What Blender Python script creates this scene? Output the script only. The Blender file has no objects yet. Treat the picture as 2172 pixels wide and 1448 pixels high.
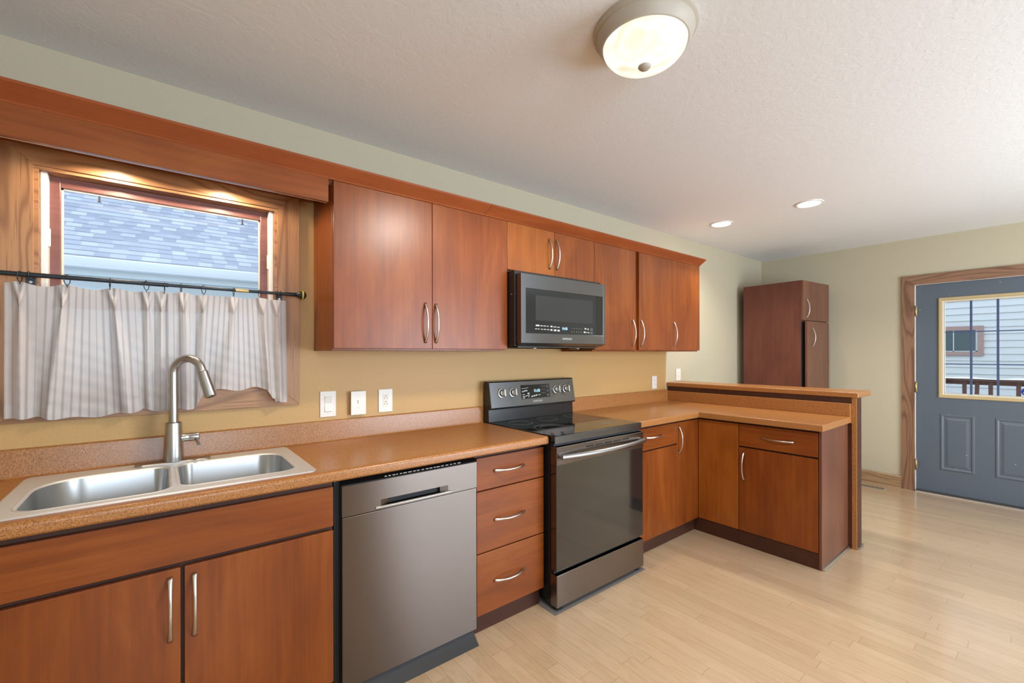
import bpy, bmesh, math, random
from mathutils import Vector, Matrix
random.seed(7)
S = bpy.context.scene
COL = S.collection
PI = math.pi

# ------------------------------------------------------------------ camera, world, lights, exposure
F_PX = 933.3
cam_d = bpy.data.cameras.new('camera'); cam = bpy.data.objects.new('camera', cam_d); COL.objects.link(cam)
cam_d.sensor_fit = 'HORIZONTAL'; cam_d.sensor_width = 36.0; cam_d.lens = 36.0 * F_PX / 2172.0
cam_d.shift_y = 25.43 / 2172.0
cam_d.clip_start = 0.05; cam_d.clip_end = 200
cam.location = (-1.6424, -2.3441, 1.3586)
cam.rotation_euler = (PI / 2, 0.0017, 0.898 - PI / 2)
S.camera = cam

S.view_settings.view_transform = 'Standard'; S.view_settings.look = 'None'
S.view_settings.gamma = 1.0; S.view_settings.use_curve_mapping = False
S.view_settings.exposure = 0.22
S.cycles.use_denoising = True
S.cycles.max_bounces = 10; S.cycles.diffuse_bounces = 6; S.cycles.glossy_bounces = 4
S.cycles.transparent_max_bounces = 12; S.cycles.sample_clamp_indirect = 6.0
S.cycles.caustics_reflective = False; S.cycles.caustics_refractive = False

W = bpy.data.worlds.new('overcast_sky'); S.world = W; W.use_nodes = True
bg = W.node_tree.nodes['Background']
bg.inputs[0].default_value = (0.70, 0.83, 1.0, 1); bg.inputs[1].default_value = 3.0

def area(name, loc, rot, sx, sy, watts, col):
    d = bpy.data.lights.new(name, 'AREA'); d.shape = 'RECTANGLE'; d.size = sx; d.size_y = sy
    d.energy = watts; d.color = col
    o = bpy.data.objects.new(name, d); o.location = loc; o.rotation_euler = rot; COL.objects.link(o); return o
def point(name, loc, watts, col, r=0.05):
    d = bpy.data.lights.new(name, 'POINT'); d.energy = watts; d.color = col; d.shadow_soft_size = r
    o = bpy.data.objects.new(name, d); o.location = loc; COL.objects.link(o); return o
def spot(name, loc, watts, col, ang, blend=0.6, r=0.04, rot=(0, 0, 0)):
    d = bpy.data.lights.new(name, 'SPOT'); d.energy = watts; d.color = col; d.spot_size = ang; d.spot_blend = blend
    d.shadow_soft_size = r
    o = bpy.data.objects.new(name, d); o.location = loc; o.rotation_euler = rot; COL.objects.link(o); return o
WARM = (1.0, 0.80, 0.58); LAMP = (1.0, 0.91, 0.80); NEUT = (1.0, 0.93, 0.84); DAY = (0.76, 0.88, 1.0)
# fill lamps added before the unseen rear windows, tilted up to brighten the ceiling
area('rear_fill_right', (1.9, -4.72, 1.25), (PI / 2 + 0.42, 0, 0), 2.2, 1.6, 118, DAY)
area('rear_fill_left', (-1.5, -4.75, 1.5), (PI / 2 + 0.55, 0, 0), 1.5, 1.2, 48, DAY)
# the ceiling dome's bulbs, the two downlights, the two pucks over the sink
spot('dome_beam', (-0.316, -1.428, 2.335), 66, LAMP, math.radians(178), 0.35, 0.11)
spot('downlight_beam', (2.19, -1.143, 2.475), 42, NEUT, 2.6, 0.5, 0.06)
spot('downlight_beam.001', (2.19, -0.476, 2.475), 42, NEUT, 2.6, 0.5, 0.06)
spot('puck_beam', (-1.78, -0.13, 2.096), 13, WARM, 3.0, 0.3, 0.025)
spot('puck_beam.001', (-1.42, -0.13, 2.096), 13, WARM, 3.0, 0.3, 0.025)

# ------------------------------------------------------------------ material helpers
class NT:
    def __init__(s, name):
        s.m = bpy.data.materials.new(name); s.m.use_nodes = True
        s.t = s.m.node_tree; s.b = s.t.nodes['Principled BSDF']; s.out = s.t.nodes['Material Output']
    def n(s, typ, ins=None, **kw):
        q = s.t.nodes.new(typ)
        for k, v in kw.items(): setattr(q, k, v)
        if ins:
            for k, v in ins.items():
                if hasattr(v, 'is_linked') or isinstance(v, bpy.types.NodeSocket): s.t.links.new(v, q.inputs[k])
                else: q.inputs[k].default_value = v
        return q
    def math(s, op, a, b=0.0, c=None):
        i = {0: a, 1: b}
        if c is not None: i[2] = c
        return s.n('ShaderNodeMath', i, operation=op).outputs[0]
    def ramp(s, fac, stops):
        q = s.n('ShaderNodeValToRGB', {0: fac}); e = q.color_ramp.elements
        while len(e) < len(stops): e.new(0.5)
        for i, (p, c) in enumerate(stops): e[i].position = p; e[i].color = (*c, 1) if len(c) == 3 else c
        return q.outputs[0]
    def mix(s, f, a, b, blend='MIX'):
        q = s.n('ShaderNodeMix', data_type='RGBA', blend_type=blend)
        for k, v in ((0, f), (6, a), (7, b)):
            if isinstance(v, bpy.types.NodeSocket): s.t.links.new(v, q.inputs[k])
            else: q.inputs[k].default_value = v if k == 0 else ((*v, 1) if len(v) == 3 else v)
        return q.outputs[2]
    def coord(s, scale=(1, 1, 1), rand=True):
        tc = s.n('ShaderNodeTexCoord').outputs['Object']
        if rand:
            r = s.n('ShaderNodeObjectInfo').outputs['Random']
            v = s.n('ShaderNodeVectorMath', {0: (37.0, 19.0, 53.0)}, operation='SCALE'); s.t.links.new(r, v.inputs[3])
            tc = s.n('ShaderNodeVectorMath', {0: tc, 1: v.outputs[0]}, operation='ADD').outputs[0]
        return s.n('ShaderNodeVectorMath', {0: tc, 1: scale}, operation='MULTIPLY').outputs[0]
    def noise(s, vec, scale=1.0, detail=3.0, rough=0.55, dist=0.0):
        return s.n('ShaderNodeTexNoise', {'Vector': vec, 'Scale': scale, 'Detail': detail, 'Roughness': rough, 'Distortion': dist}).outputs[0]
    def set(s, **kw):
        for k, v in kw.items():
            i = s.b.inputs[k.replace('_', ' ')]
            if isinstance(v, bpy.types.NodeSocket): s.t.links.new(v, i)
            elif isinstance(v, tuple) and len(v) == 3: i.default_value = (*v, 1) if i.type == 'RGBA' else v
            else: i.default_value = v
        return s
    def bump(s, h, strength=0.2, dist=0.01):
        s.t.links.new(s.n('ShaderNodeBump', {'Height': h, 'Strength': strength, 'Distance': dist}).outputs[0], s.b.inputs['Normal'])
        return s

def plain(name, col, rough=0.5, metal=0.0, **kw):
    m = NT(name); m.set(Base_Color=col, Roughness=rough, Metallic=metal, **kw); return m.m

def wood(name, dark, mid, light, axis, rough=0.34, blotch=0.62, coat=0.06):
    m = NT(name)
    def st(a, b):
        q = [a, a, a]; q['XYZ'.index(axis)] = b; return m.coord(tuple(q))
    g = m.noise(st(42.0, 1.6), 1.0, 4.0, 0.6, 0.3)
    b = m.noise(st(5.0, 1.6), 1.0, 4.0, 0.6, 0.9)
    f = m.noise(st(150.0, 4.0), 1.0, 2.0, 0.5)
    x = m.math('ADD', m.math('MULTIPLY', g, 1 - blotch), m.math('MULTIPLY', b, blotch))
    x = m.math('ADD', x, m.math('MULTIPLY', m.math('SUBTRACT', f, 0.5), 0.10))
    c = m.ramp(x, [(0.26, dark), (0.5, mid), (0.74, light)])
    m.set(Base_Color=c, Roughness=rough, Specular_IOR_Level=0.38, Coat_Weight=coat, Coat_Roughness=0.25).bump(f, 0.03, 0.002)
    return m.m

def oak(name, axis, dark=(0.15, 0.055, 0.018), mid=(0.36, 0.170, 0.068), light=(0.47, 0.245, 0.110), spread=7.0, rings=34.0):
    m = NT(name)
    def st(a, b):
        q = [a, a, a]; q['XYZ'.index(axis)] = b; return m.coord(tuple(q))
    d = m.noise(st(spread, 0.9), 0.8, 2.0, 0.45, 0.5)
    bands = m.math('MULTIPLY', m.math('ADD', m.math('SINE', m.math('MULTIPLY', d, rings * 2.2)), 1.0), 0.5)
    f = m.noise(st(190.0, 5.0), 1.0, 2.0, 0.5)
    w_ = m.noise(st(6.0, 1.5), 1.0, 3.0, 0.5)
    base = m.mix(m.math('ADD', m.math('MULTIPLY', w_, 0.7), m.math('MULTIPLY', f, 0.3)), mid, light)
    pores = m.n('ShaderNodeMapRange', {0: f, 1: 0.56, 2: 0.68, 3: 0.0, 4: 0.55}).outputs[0]
    k = m.math('MAXIMUM', m.math('MULTIPLY', m.math('POWER', bands, 3.0), 0.62), pores)
    m.set(Base_Color=m.mix(k, base, dark), Roughness=0.40, Coat_Weight=0.12, Coat_Roughness=0.25).bump(f, 0.05, 0.002)
    return m.m

M = {}
CH_D, CH_M, CH_L = (0.122, 0.025, 0.0032), (0.213, 0.050, 0.0062), (0.305, 0.088, 0.012)
for ax in 'XYZ':
    M['cherry' + ax] = wood('cherry_wood_' + ax, CH_D, CH_M, CH_L, ax)
    M['oak' + ax] = oak('oak_wood_' + ax, ax)
    M['oakD' + ax] = oak('brown_oak_wood_' + ax, ax, (0.085, 0.036, 0.02), (0.225, 0.11, 0.062), (0.33, 0.18, 0.105))
M['cherryO'] = wood('orange_cherry_wood', (0.19, 0.046, 0.006), (0.30, 0.084, 0.010), (0.39, 0.128, 0.018), 'Z')
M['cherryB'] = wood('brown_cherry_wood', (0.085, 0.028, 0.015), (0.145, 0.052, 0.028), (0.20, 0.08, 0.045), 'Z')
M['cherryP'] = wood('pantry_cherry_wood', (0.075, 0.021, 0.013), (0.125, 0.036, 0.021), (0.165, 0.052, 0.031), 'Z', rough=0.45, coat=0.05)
M['crown'] = wood('crown_cherry_wood', (0.21, 0.045, 0.012), (0.29, 0.07, 0.018), (0.36, 0.10, 0.028), 'X')
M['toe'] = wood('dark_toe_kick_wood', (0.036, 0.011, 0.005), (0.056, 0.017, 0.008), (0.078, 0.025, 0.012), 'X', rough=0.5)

m = NT('speckled_brown_laminate')
v = m.coord((1, 1, 1), False)
a = m.noise(v, 260.0, 2.0, 0.6); b = m.noise(v, 520.0, 1.0, 0.5)
c = m.ramp(m.math('ADD', m.math('MULTIPLY', a, 0.6), m.math('MULTIPLY', b, 0.4)),
           [(0.34, (0.15, 0.048, 0.011)), (0.47, (0.345, 0.138, 0.037)), (0.56, (0.425, 0.183, 0.055)), (0.74, (0.54, 0.275, 0.10))])
m.set(Base_Color=c, Roughness=0.30, Specular_IOR_Level=0.5); M['lam'] = m.m

# walls: gold paint around the kitchen worktops, sage beige elsewhere
GOLD, SAGE = (0.54, 0.325, 0.120), (0.505, 0.450, 0.320)
m = NT('wall_paint'); v = m.coord((1, 1, 1), False)
h = m.noise(v, 70.0, 3.0, 0.6)
m.set(Base_Color=SAGE, Roughness=0.55).bump(h, 0.25, 0.004); M['wall'] = m.m
m = NT('two_tone_kitchen_wall_paint'); v = m.coord((1, 1, 1), False)
sx = m.n('ShaderNodeSeparateXYZ', {0: v})
zone = m.math('MULTIPLY', m.math('LESS_THAN', sx.outputs[0], 2.08), m.math('LESS_THAN', sx.outputs[2], 2.13))
h = m.noise(v, 70.0, 3.0, 0.6)
m.set(Base_Color=m.mix(zone, SAGE, GOLD), Roughness=0.5).bump(h, 0.25, 0.004); M['wallk'] = m.m
m = NT('textured_ceiling_paint'); v = m.coord((1, 1, 1), False)
h = m.noise(v, 38.0, 4.0, 0.6, 0.7)
m.set(Base_Color=(0.80, 0.81, 0.81), Roughness=0.7).bump(h, 0.30, 0.006); M['ceil'] = m.m

# maple strip floor, boards along Y
m = NT('maple_strip_floor'); v = m.coord((1, 1, 1), False); sx = m.n('ShaderNodeSeparateXYZ', {0: v})
PWD = 0.0700
rx = m.math('DIVIDE', sx.outputs[0], PWD); row = m.math('FLOOR', rx)
rn = m.n('ShaderNodeTexWhiteNoise', {'W': row}, noise_dimensions='1D').outputs[0]
ly = m.math('ADD', m.math('DIVIDE', sx.outputs[1], 0.95), m.math('MULTIPLY', rn, 7.3)); colm = m.math('FLOOR', ly)
pid = m.n('ShaderNodeTexWhiteNoise', {'Vector': m.n('ShaderNodeCombineXYZ', {0: row, 1: colm}).outputs[0]}, noise_dimensions='2D')
fx = m.math('FRACT', rx); fy = m.math('FRACT', ly)
ex = m.math('MINIMUM', fx, m.math('SUBTRACT', 1.0, fx)); ey = m.math('MINIMUM', fy, m.math('SUBTRACT', 1.0, fy))
seam = m.math('MAXIMUM', m.math('LESS_THAN', ex, 0.012), m.math('LESS_THAN', ey, 0.0011))
off = m.n('ShaderNodeVectorMath', {0: pid.outputs[1], 1: (31.0, 17.0, 9.0)}, operation='MULTIPLY').outputs[0]
gv = m.n('ShaderNodeVectorMath', {0: m.n('ShaderNodeVectorMath', {0: v, 1: (22.0, 2.0, 1.0)}, operation='MULTIPLY').outputs[0], 1: off}, operation='ADD').outputs[0]
d = m.noise(gv, 0.7, 3.0, 0.5, 0.5)
grain = m.math('MULTIPLY', m.math('ADD', m.math('SINE', m.math('MULTIPLY', d, 55.0)), 1.0), 0.5)
base = m.ramp(pid.outputs[0], [(0.0, (0.510, 0.358, 0.218)), (0.5, (0.548, 0.388, 0.240)), (1.0, (0.585, 0.420, 0.265))])
gfac = m.math('MULTIPLY', m.math('POWER', grain, 5.0), 0.22)
c = m.mix(gfac, base, (0.40, 0.22, 0.09))
c = m.mix(m.math('MULTIPLY', seam, 0.55), c, (0.22, 0.12, 0.05))
m.set(Base_Color=c, Roughness=0.30, Coat_Weight=0.8, Coat_Roughness=0.14).bump(m.math('SUBTRACT', 1.0, seam), 0.12, 0.002); M['floor'] = m.m

def brushed(name, col, rough, axis, an=0.75, str_=0.5, tan='Z'):
    m = NT(name); st = [6.0, 6.0, 6.0]
    for k in range(3):
        if 'XYZ'[k] != axis: st[k] = 420.0
    f = m.noise(m.coord(tuple(st)), 1.0, 2.0, 0.5)
    tv = {'X': (1, 0, 0), 'Y': (0, 1, 0), 'Z': (0, 0, 1)}[tan]
    tg = m.n('ShaderNodeCombineXYZ', {0: tv[0], 1: tv[1], 2: tv[2]}).outputs[0]
    m.set(Base_Color=m.mix(m.math('MULTIPLY', f, str_), col, tuple(x * 0.75 for x in col)), Metallic=1.0, Roughness=rough, Anisotropic=an, Tangent=tg)
    return m.m
M['dw_steel'] = brushed('brown_black_stainless_steel', (0.170, 0.139, 0.120), 0.25, 'X', 0.9)
M['bk_steel'] = brushed('dark_grey_stainless_steel', (0.19, 0.19, 0.195), 0.30, 'X')
M['rg_steel'] = brushed('range_stainless_steel', (0.25, 0.222, 0.21), 0.24, 'X')
M['sink_steel'] = brushed('satin_sink_steel', (0.60, 0.62, 0.63), 0.32, 'X', 0.6, 0.1)
M['sink_rim'] = plain('matt_sink_rim_steel', (0.78, 0.80, 0.81), 0.55, 1.0)
M['nickel'] = plain('satin_nickel', (0.58, 0.55, 0.50), 0.30, 1.0)
M['faucet'] = plain('brushed_nickel_faucet', (0.46, 0.45, 0.43), 0.30, 1.0)
M['oven_handle'] = plain('satin_steel_handle', (0.34, 0.34, 0.345), 0.30, 1.0)
M['knob'] = plain('polished_knob_metal', (0.55, 0.535, 0.51), 0.25, 1.0)
M['black'] = plain('black_enamel', (0.012, 0.012, 0.013), 0.25)
M['blackm'] = plain('matt_black', (0.010, 0.010, 0.011), 0.55)
M['glass_black'] = plain('black_ceramic_glass', (0.006, 0.007, 0.008), 0.06)
M['oven_glass'] = plain('smoked_oven_glass', (0.012, 0.012, 0.012), 0.08, 0.0, Specular_IOR_Level=0.9, Coat_Weight=0.5, Coat_Roughness=0.06, Coat_IOR=1.6)
M['mw_glass'] = plain('smoked_microwave_glass', (0.020, 0.022, 0.023), 0.12, 0.0, Specular_IOR_Level=0.35)
M['mw_window'] = plain('microwave_window_mesh', (0.032, 0.034, 0.034), 0.2, 0.0, Specular_IOR_Level=0.35)
M['ring'] = plain('burner_ring_print', (0.20, 0.205, 0.21), 0.2)
M['legend'] = plain('pale_grey_print', (0.55, 0.55, 0.55), 0.5)
M['legendD'] = plain('grey_print', (0.20, 0.20, 0.21), 0.5)
M['rubber'] = plain('dark_rubber', (0.02, 0.02, 0.02), 0.6)
M['zinc'] = plain('zinc_foot_metal', (0.45, 0.44, 0.42), 0.35, 1.0)
M['white'] = plain('white_plastic', (0.80, 0.77, 0.71), 0.35)
M['almond'] = plain('almond_plastic', (0.74, 0.70, 0.60), 0.4)
M['vinyl'] = plain('white_vinyl', (0.80, 0.78, 0.74), 0.4)
M['screw'] = plain('steel_screw', (0.4, 0.38, 0.35), 0.4, 1.0)
M['slot'] = plain('dark_slot', (0.05, 0.035, 0.02), 0.6)
M['gap'] = plain('dark_cavity', (0.012, 0.008, 0.007), 0.8)
M['door_blue'] = None
m = NT('slate_blue_door_paint'); v = m.coord((1, 1, 1), False)
n1 = m.noise(v, 60.0, 2.0, 0.5)
sp = m.n('ShaderNodeTexVoronoi', {'Vector': v, 'Scale': 9.0}).outputs[0]
sp = m.math('LESS_THAN', sp, 0.03)
m.set(Base_Color=m.mix(sp, (0.098, 0.122, 0.150), (0.55, 0.55, 0.52)), Roughness=0.38).bump(n1, 0.08, 0.003); M['door_blue'] = m.m
M['lite'] = plain('tan_lite_frame_paint', (0.50, 0.38, 0.20), 0.4)
M['lite_in'] = plain('cream_glazing_bead', (0.78, 0.72, 0.56), 0.4)
M['muntin'] = plain('navy_grille_bar', (0.055, 0.075, 0.16), 0.4)
M['brass'] = plain('brass', (0.55, 0.42, 0.20), 0.35, 1.0)
M['alu'] = plain('dull_aluminium', (0.30, 0.27, 0.235), 0.45, 1.0)
M['base_oak'] = oak('baseboard_oak', 'Y', (0.14, 0.07, 0.03), (0.33, 0.20, 0.10), (0.46, 0.30, 0.16))
M['sash'] = wood('reddish_sash_wood', (0.12, 0.045, 0.042), (0.19, 0.080, 0.070), (0.26, 0.12, 0.10), 'X')
M['ringlamp'] = plain('taupe_lamp_metal', (0.46, 0.41, 0.34), 0.5, 0.0)
M['rod'] = plain('gunmetal_rod', (0.035, 0.042, 0.05), 0.3, 0.6)
M['yellow'] = plain('yellow_band', (0.75, 0.62, 0.05), 0.4)
M['snow'] = plain('snow', (0.85, 0.88, 0.92), 0.8)
M['rail'] = plain('brown_stained_deck_wood', (0.11, 0.045, 0.040), 0.6)
M['trimb'] = plain('brown_window_trim', (0.26, 0.165, 0.14), 0.6)
M['blueS'] = plain('blue_sticker', (0.004, 0.035, 0.36), 0.4)
M['gutter'] = plain('grey_gutter_metal', (0.42, 0.45, 0.48), 0.4)
M['fascia'] = plain('grey_fascia', (0.32, 0.36, 0.38), 0.6)

def emis(name, col, st, base=(0.8, 0.8, 0.8)):
    m = NT(name); m.set(Base_Color=base, Emission_Color=col, Emission_Strength=st, Roughness=0.3); return m.m
m = NT('lit_alabaster_glass'); v = m.coord((1, 1, 1), False)
c = m.noise(v, 7.0, 3.0, 0.5, 1.5)
m.set(Base_Color=(0.30, 0.28, 0.24), Roughness=0.35, Emission_Color=m.ramp(c, [(0.36, (0.86, 0.72, 0.44)), (0.50, (0.95, 0.88, 0.72)), (0.60, (1.0, 0.97, 0.93))]), Emission_Strength=0.84); M['dome'] = m.m
M['led'] = emis('lit_downlight_lens', (1.0, 0.97, 0.92), 14.0)
M['puck'] = emis('lit_puck_lens', (1.0, 0.82, 0.6), 8.0)
M['clock'] = emis('blue_white_clock_digits', (0.35, 0.72, 1.0), 3.0, (0.1, 0.1, 0.1))
M['gled'] = emis('green_indicator', (0.6, 1.0, 0.15), 2.5)

m = NT('window_glass')
tr = m.n('ShaderNodeBsdfTransparent', {0: (0.95, 0.97, 0.97, 1)}).outputs[0]; gl = m.n('ShaderNodeBsdfGlossy', {'Roughness': 0.02}).outputs[0]
fr = m.n('ShaderNodeFresnel', {0: 1.45}).outputs[0]
mx = m.n('ShaderNodeMixShader', {0: fr, 1: tr, 2: gl}).outputs[0]; m.t.links.new(mx, m.out.inputs[0]); M['pane'] = m.m
M['pane2'] = plain('dark_reflecting_window_glass', (0.05, 0.075, 0.085), 0.12)

# striped curtain cloth, stripes follow the cloth's own width (uv)
m = NT('striped_linen'); u = m.n('ShaderNodeSeparateXYZ', {0: m.n('ShaderNodeTexCoord').outputs['UV']}).outputs[0]
s1 = m.math('FRACT', m.math('DIVIDE', u, 0.021)); s1 = m.math('MINIMUM', s1, m.math('SUBTRACT', 1.0, s1))
wid = m.n('ShaderNodeTexWhiteNoise', {'W': m.math('FLOOR', m.math('ADD', m.math('DIVIDE', u, 0.021), 0.5))}, noise_dimensions='1D').outputs[0]
st = m.n('ShaderNodeMapRange', {0: s1, 1: m.math('ADD', 0.0, m.math('MULTIPLY', wid, 0.12)), 2: m.math('ADD', 0.10, m.math('MULTIPLY', wid, 0.20)), 3: 1.0, 4: 0.0}).outputs[0]
fib = m.noise(m.coord((500, 500, 500), False), 1.0, 1.0)
c = m.mix(m.math('MULTIPLY', st, 0.58), (0.80, 0.755, 0.735), (0.42, 0.385, 0.375))
c = m.mix(m.math('MULTIPLY', fib, 0.12), c, (0.5, 0.47, 0.45))
df = m.n('ShaderNodeBsdfDiffuse', {0: c}).outputs[0]; tl = m.n('ShaderNodeBsdfTranslucent', {0: c}).outputs[0]
mx = m.n('ShaderNodeMixShader', {0: 0.42, 1: df, 2: tl}).outputs[0]; m.t.links.new(mx, m.out.inputs[0]); M['cloth'] = m.m

# asphalt shingles: courses up the slope (uv.y), tabs along (uv.x)
m = NT('grey_blue_asphalt_shingles'); uv = m.n('ShaderNodeTexCoord').outputs['UV']; sx = m.n('ShaderNodeSeparateXYZ', {0: uv})
rw = m.math('DIVIDE', sx.outputs[1], 0.125); r0 = m.math('FLOOR', rw); f = m.math('FRACT', rw)
wn = m.n('ShaderNodeTexWhiteNoise', {'W': r0}, noise_dimensions='1D').outputs[0]
cx_ = m.math('ADD', m.math('DIVIDE', sx.outputs[0], 0.13), m.math('MULTIPLY', wn, 9.7)); c0 = m.math('FLOOR', cx_)
tb = m.n('ShaderNodeTexWhiteNoise', {'Vector': m.n('ShaderNodeCombineXYZ', {0: c0, 1: r0}).outputs[0]}, noise_dimensions='2D').outputs[0]
gr = m.noise(uv, 120.0, 2.0)
c = m.ramp(tb, [(0.0, (0.17, 0.185, 0.23)), (0.45, (0.235, 0.25, 0.295)), (1.0, (0.335, 0.35, 0.395))])
c = m.mix(m.math('MULTIPLY', gr, 0.25), c, (0.12, 0.13, 0.16))
line = m.math('MULTIPLY', m.math('LESS_THAN', f, 0.20), m.math('LESS_THAN', 0.15, tb))
c = m.mix(m.math('MULTIPLY', line, 0.65), c, (0.06, 0.07, 0.09))
m.set(Base_Color=c, Roughness=0.9); M['shingle'] = m.m
M['siding'] = plain('cream_lap_siding', (0.45, 0.45, 0.44), 0.6)
M['stucco'] = plain('grey_house_wall', (0.50, 0.54, 0.56), 0.8)

# ------------------------------------------------------------------ mesh helpers
def rrect(x0, x1, y0, y1, r, n=6):
    if not isinstance(r, (tuple, list)): r = (r,) * 4
    P = []
    for (cx, cy, a, k) in ((x1, y1, 0, 0), (x0, y1, 90, 1), (x0, y0, 180, 2), (x1, y0, 270, 3)):
        rr = r[k]; ox = cx - rr if cx == x1 else cx + rr; oy = cy - rr if cy == y1 else cy + rr
        for i in range(n + 1):
            t = math.radians(a + 90 * i / n); P.append((ox + rr * math.cos(t), oy + rr * math.sin(t)))
    return P

class MB:
    def __init__(s): s.bm = bmesh.new(); s.uvs = None
    def _merge(s, t, bevel=0, seg=2):
        if bevel > 0:
            bmesh.ops.bevel(t, geom=list(t.edges), offset=bevel, segments=seg, profile=0.5, affect='EDGES')
        tmp = bpy.data.meshes.new('tmp'); t.to_mesh(tmp); t.free(); s.bm.from_mesh(tmp); bpy.data.meshes.remove(tmp); return s
    def box(s, x0, x1, y0, y1, z0, z1, bevel=0.0, seg=2):
        t = bmesh.new(); bmesh.ops.create_cube(t, size=1.0)
        for v in t.verts:
            v.co = Vector(((x0 + x1) / 2 + v.co.x * abs(x1 - x0), (y0 + y1) / 2 + v.co.y * abs(y1 - y0), (z0 + z1) / 2 + v.co.z * abs(z1 - z0)))
        return s._merge(t, bevel, seg)
    def hexa(s, P, bevel=0.0):
        """8 points: bottom 4 ccw then top 4 ccw"""
        t = bmesh.new(); v = [t.verts.new(p) for p in P]
        for q in ((3, 2, 1, 0), (4, 5, 6, 7), (0, 1, 5, 4), (1, 2, 6, 5), (2, 3, 7, 6), (3, 0, 4, 7)): t.faces.new([v[i] for i in q])
        bmesh.ops.recalc_face_normals(t, faces=t.faces); return s._merge(t, bevel)
    def prism(s, poly, a0, a1, axis, bevel=0.0, seg=2):
        """poly: 2D points in the plane of the two other axes (order: X->(y,z), Y->(x,z), Z->(x,y))"""
        t = bmesh.new()
        def mk(p, a): return {'X': (a, p[0], p[1]), 'Y': (p[0], a, p[1]), 'Z': (p[0], p[1], a)}[axis]
        A = [t.verts.new(mk(p, a0)) for p in poly]; B = [t.verts.new(mk(p, a1)) for p in poly]; n = len(poly)
        t.faces.new(A); t.faces.new(B[::-1])
        for i in range(n): t.faces.new((A[i], B[i], B[(i + 1) % n], A[(i + 1) % n]))
        bmesh.ops.recalc_face_normals(t, faces=t.faces); return s._merge(t, bevel, seg)
    def loft(s, loops, cap0=True, cap1=True, closed=True, smooth=True):
        t = bmesh.new(); R = [[t.verts.new(p) for p in l] for l in loops]; n = len(loops[0])
        for a, b in zip(R, R[1:]):
            for i in range(n if closed else n - 1):
                j = (i + 1) % n; f = t.faces.new((a[i], a[j], b[j], b[i])); f.smooth = smooth
        if cap0: t.faces.new(R[0][::-1])
        if cap1: t.faces.new(R[-1])
        bmesh.ops.recalc_face_normals(t, faces=t.faces); return s._merge(t)
    def lathe(s, prof, c, axis='Z', n=32, cap0=True, cap1=True):
        L = []
        for r, h in prof:
            l = []
            for i in range(n):
                a = 2 * PI * i / n; p, q = r * math.cos(a), r * math.sin(a)
                d = {'Z': (p, q, h), 'X': (h, p, q), 'Y': (p, h, q)}[axis]
                l.append((c[0] + d[0], c[1] + d[1], c[2] + d[2]))
            L.append(l)
        return s.loft(L, cap0, cap1)
    def tube(s, path, r, n=12, caps=True, flat=None, across=None):
        """sweep along path; r scalar or list; flat: list of half thickness, across: fixed width axis"""
        P = [Vector(p) for p in path]; L = []; prev = None
        for i, p in enumerate(P):
            tg = (P[min(i + 1, len(P) - 1)] - P[max(i - 1, 0)]).normalized()
            if across is not None: u = Vector(across)
            elif prev is None:
                u = tg.orthogonal().normalized()
            else: u = (prev - tg * prev.dot(tg)).normalized()
            prev = u; w = tg.cross(u).normalized(); ri = r[i] if isinstance(r, (list, tuple)) else r
            ti = flat[i] if flat else ri
            L.append([p + u * (ri * math.cos(2 * PI * k / n)) + w * (ti * math.sin(2 * PI * k / n)) for k in range(n)])
        return s.loft(L, caps, caps)
    def torus(s, c, R, r, u, v, n=28, k=8, a0=0.0, a1=2 * PI):
        u, v, c = Vector(u), Vector(v), Vector(c); full = abs(a1 - a0 - 2 * PI) < 1e-6
        pts = [c + u * (R * math.cos(a0 + (a1 - a0) * i / n)) + v * (R * math.sin(a0 + (a1 - a0) * i / n)) for i in range(n + 1)]
        return s.tube(pts, r, k)
    def build(s, name, mat, parent=None, smooth=None, orgs={}):
        me = bpy.data.meshes.new(name)
        if parent is not None:
            o_ = WORLD(parent); bmesh.ops.translate(s.bm, verts=s.bm.verts, vec=-o_)
        s.bm.to_mesh(me); s.bm.free(); me.materials.append(mat)
        if smooth is not None:
            for p in me.polygons: p.use_smooth = True
            try: me.set_sharp_from_angle(angle=math.radians(smooth))
            except Exception: pass
        o = bpy.data.objects.new(name, me); COL.objects.link(o)
        if parent is not None: o.parent = parent
        return o
def WORLD(o):
    v = Vector((0, 0, 0))
    while o is not None: v += o.location; o = o.parent
    return v
def tag(o, label, cat, group=None, kind=None):
    o['label'] = label; o['category'] = cat
    if group: o['group'] = group
    if kind: o['kind'] = kind
    return o
def thing(name, label, cat, loc=(0, 0, 0), group=None, kind=None):
    o = bpy.data.objects.new(name, None); o.empty_display_size = 0.05; COL.objects.link(o); o.location = loc
    return tag(o, label, cat, group, kind)
def copy_child(o, parent, loc=None):
    c = o.copy(); COL.objects.link(c); c.parent = parent
    if loc is not None: c.location = loc
    for ch in list(o.children): copy_child(ch, c, ch.location)
    return c
def box(name, mat, parent, *a, **k): return MB().box(*a, **k).build(name, mat, parent)

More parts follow.
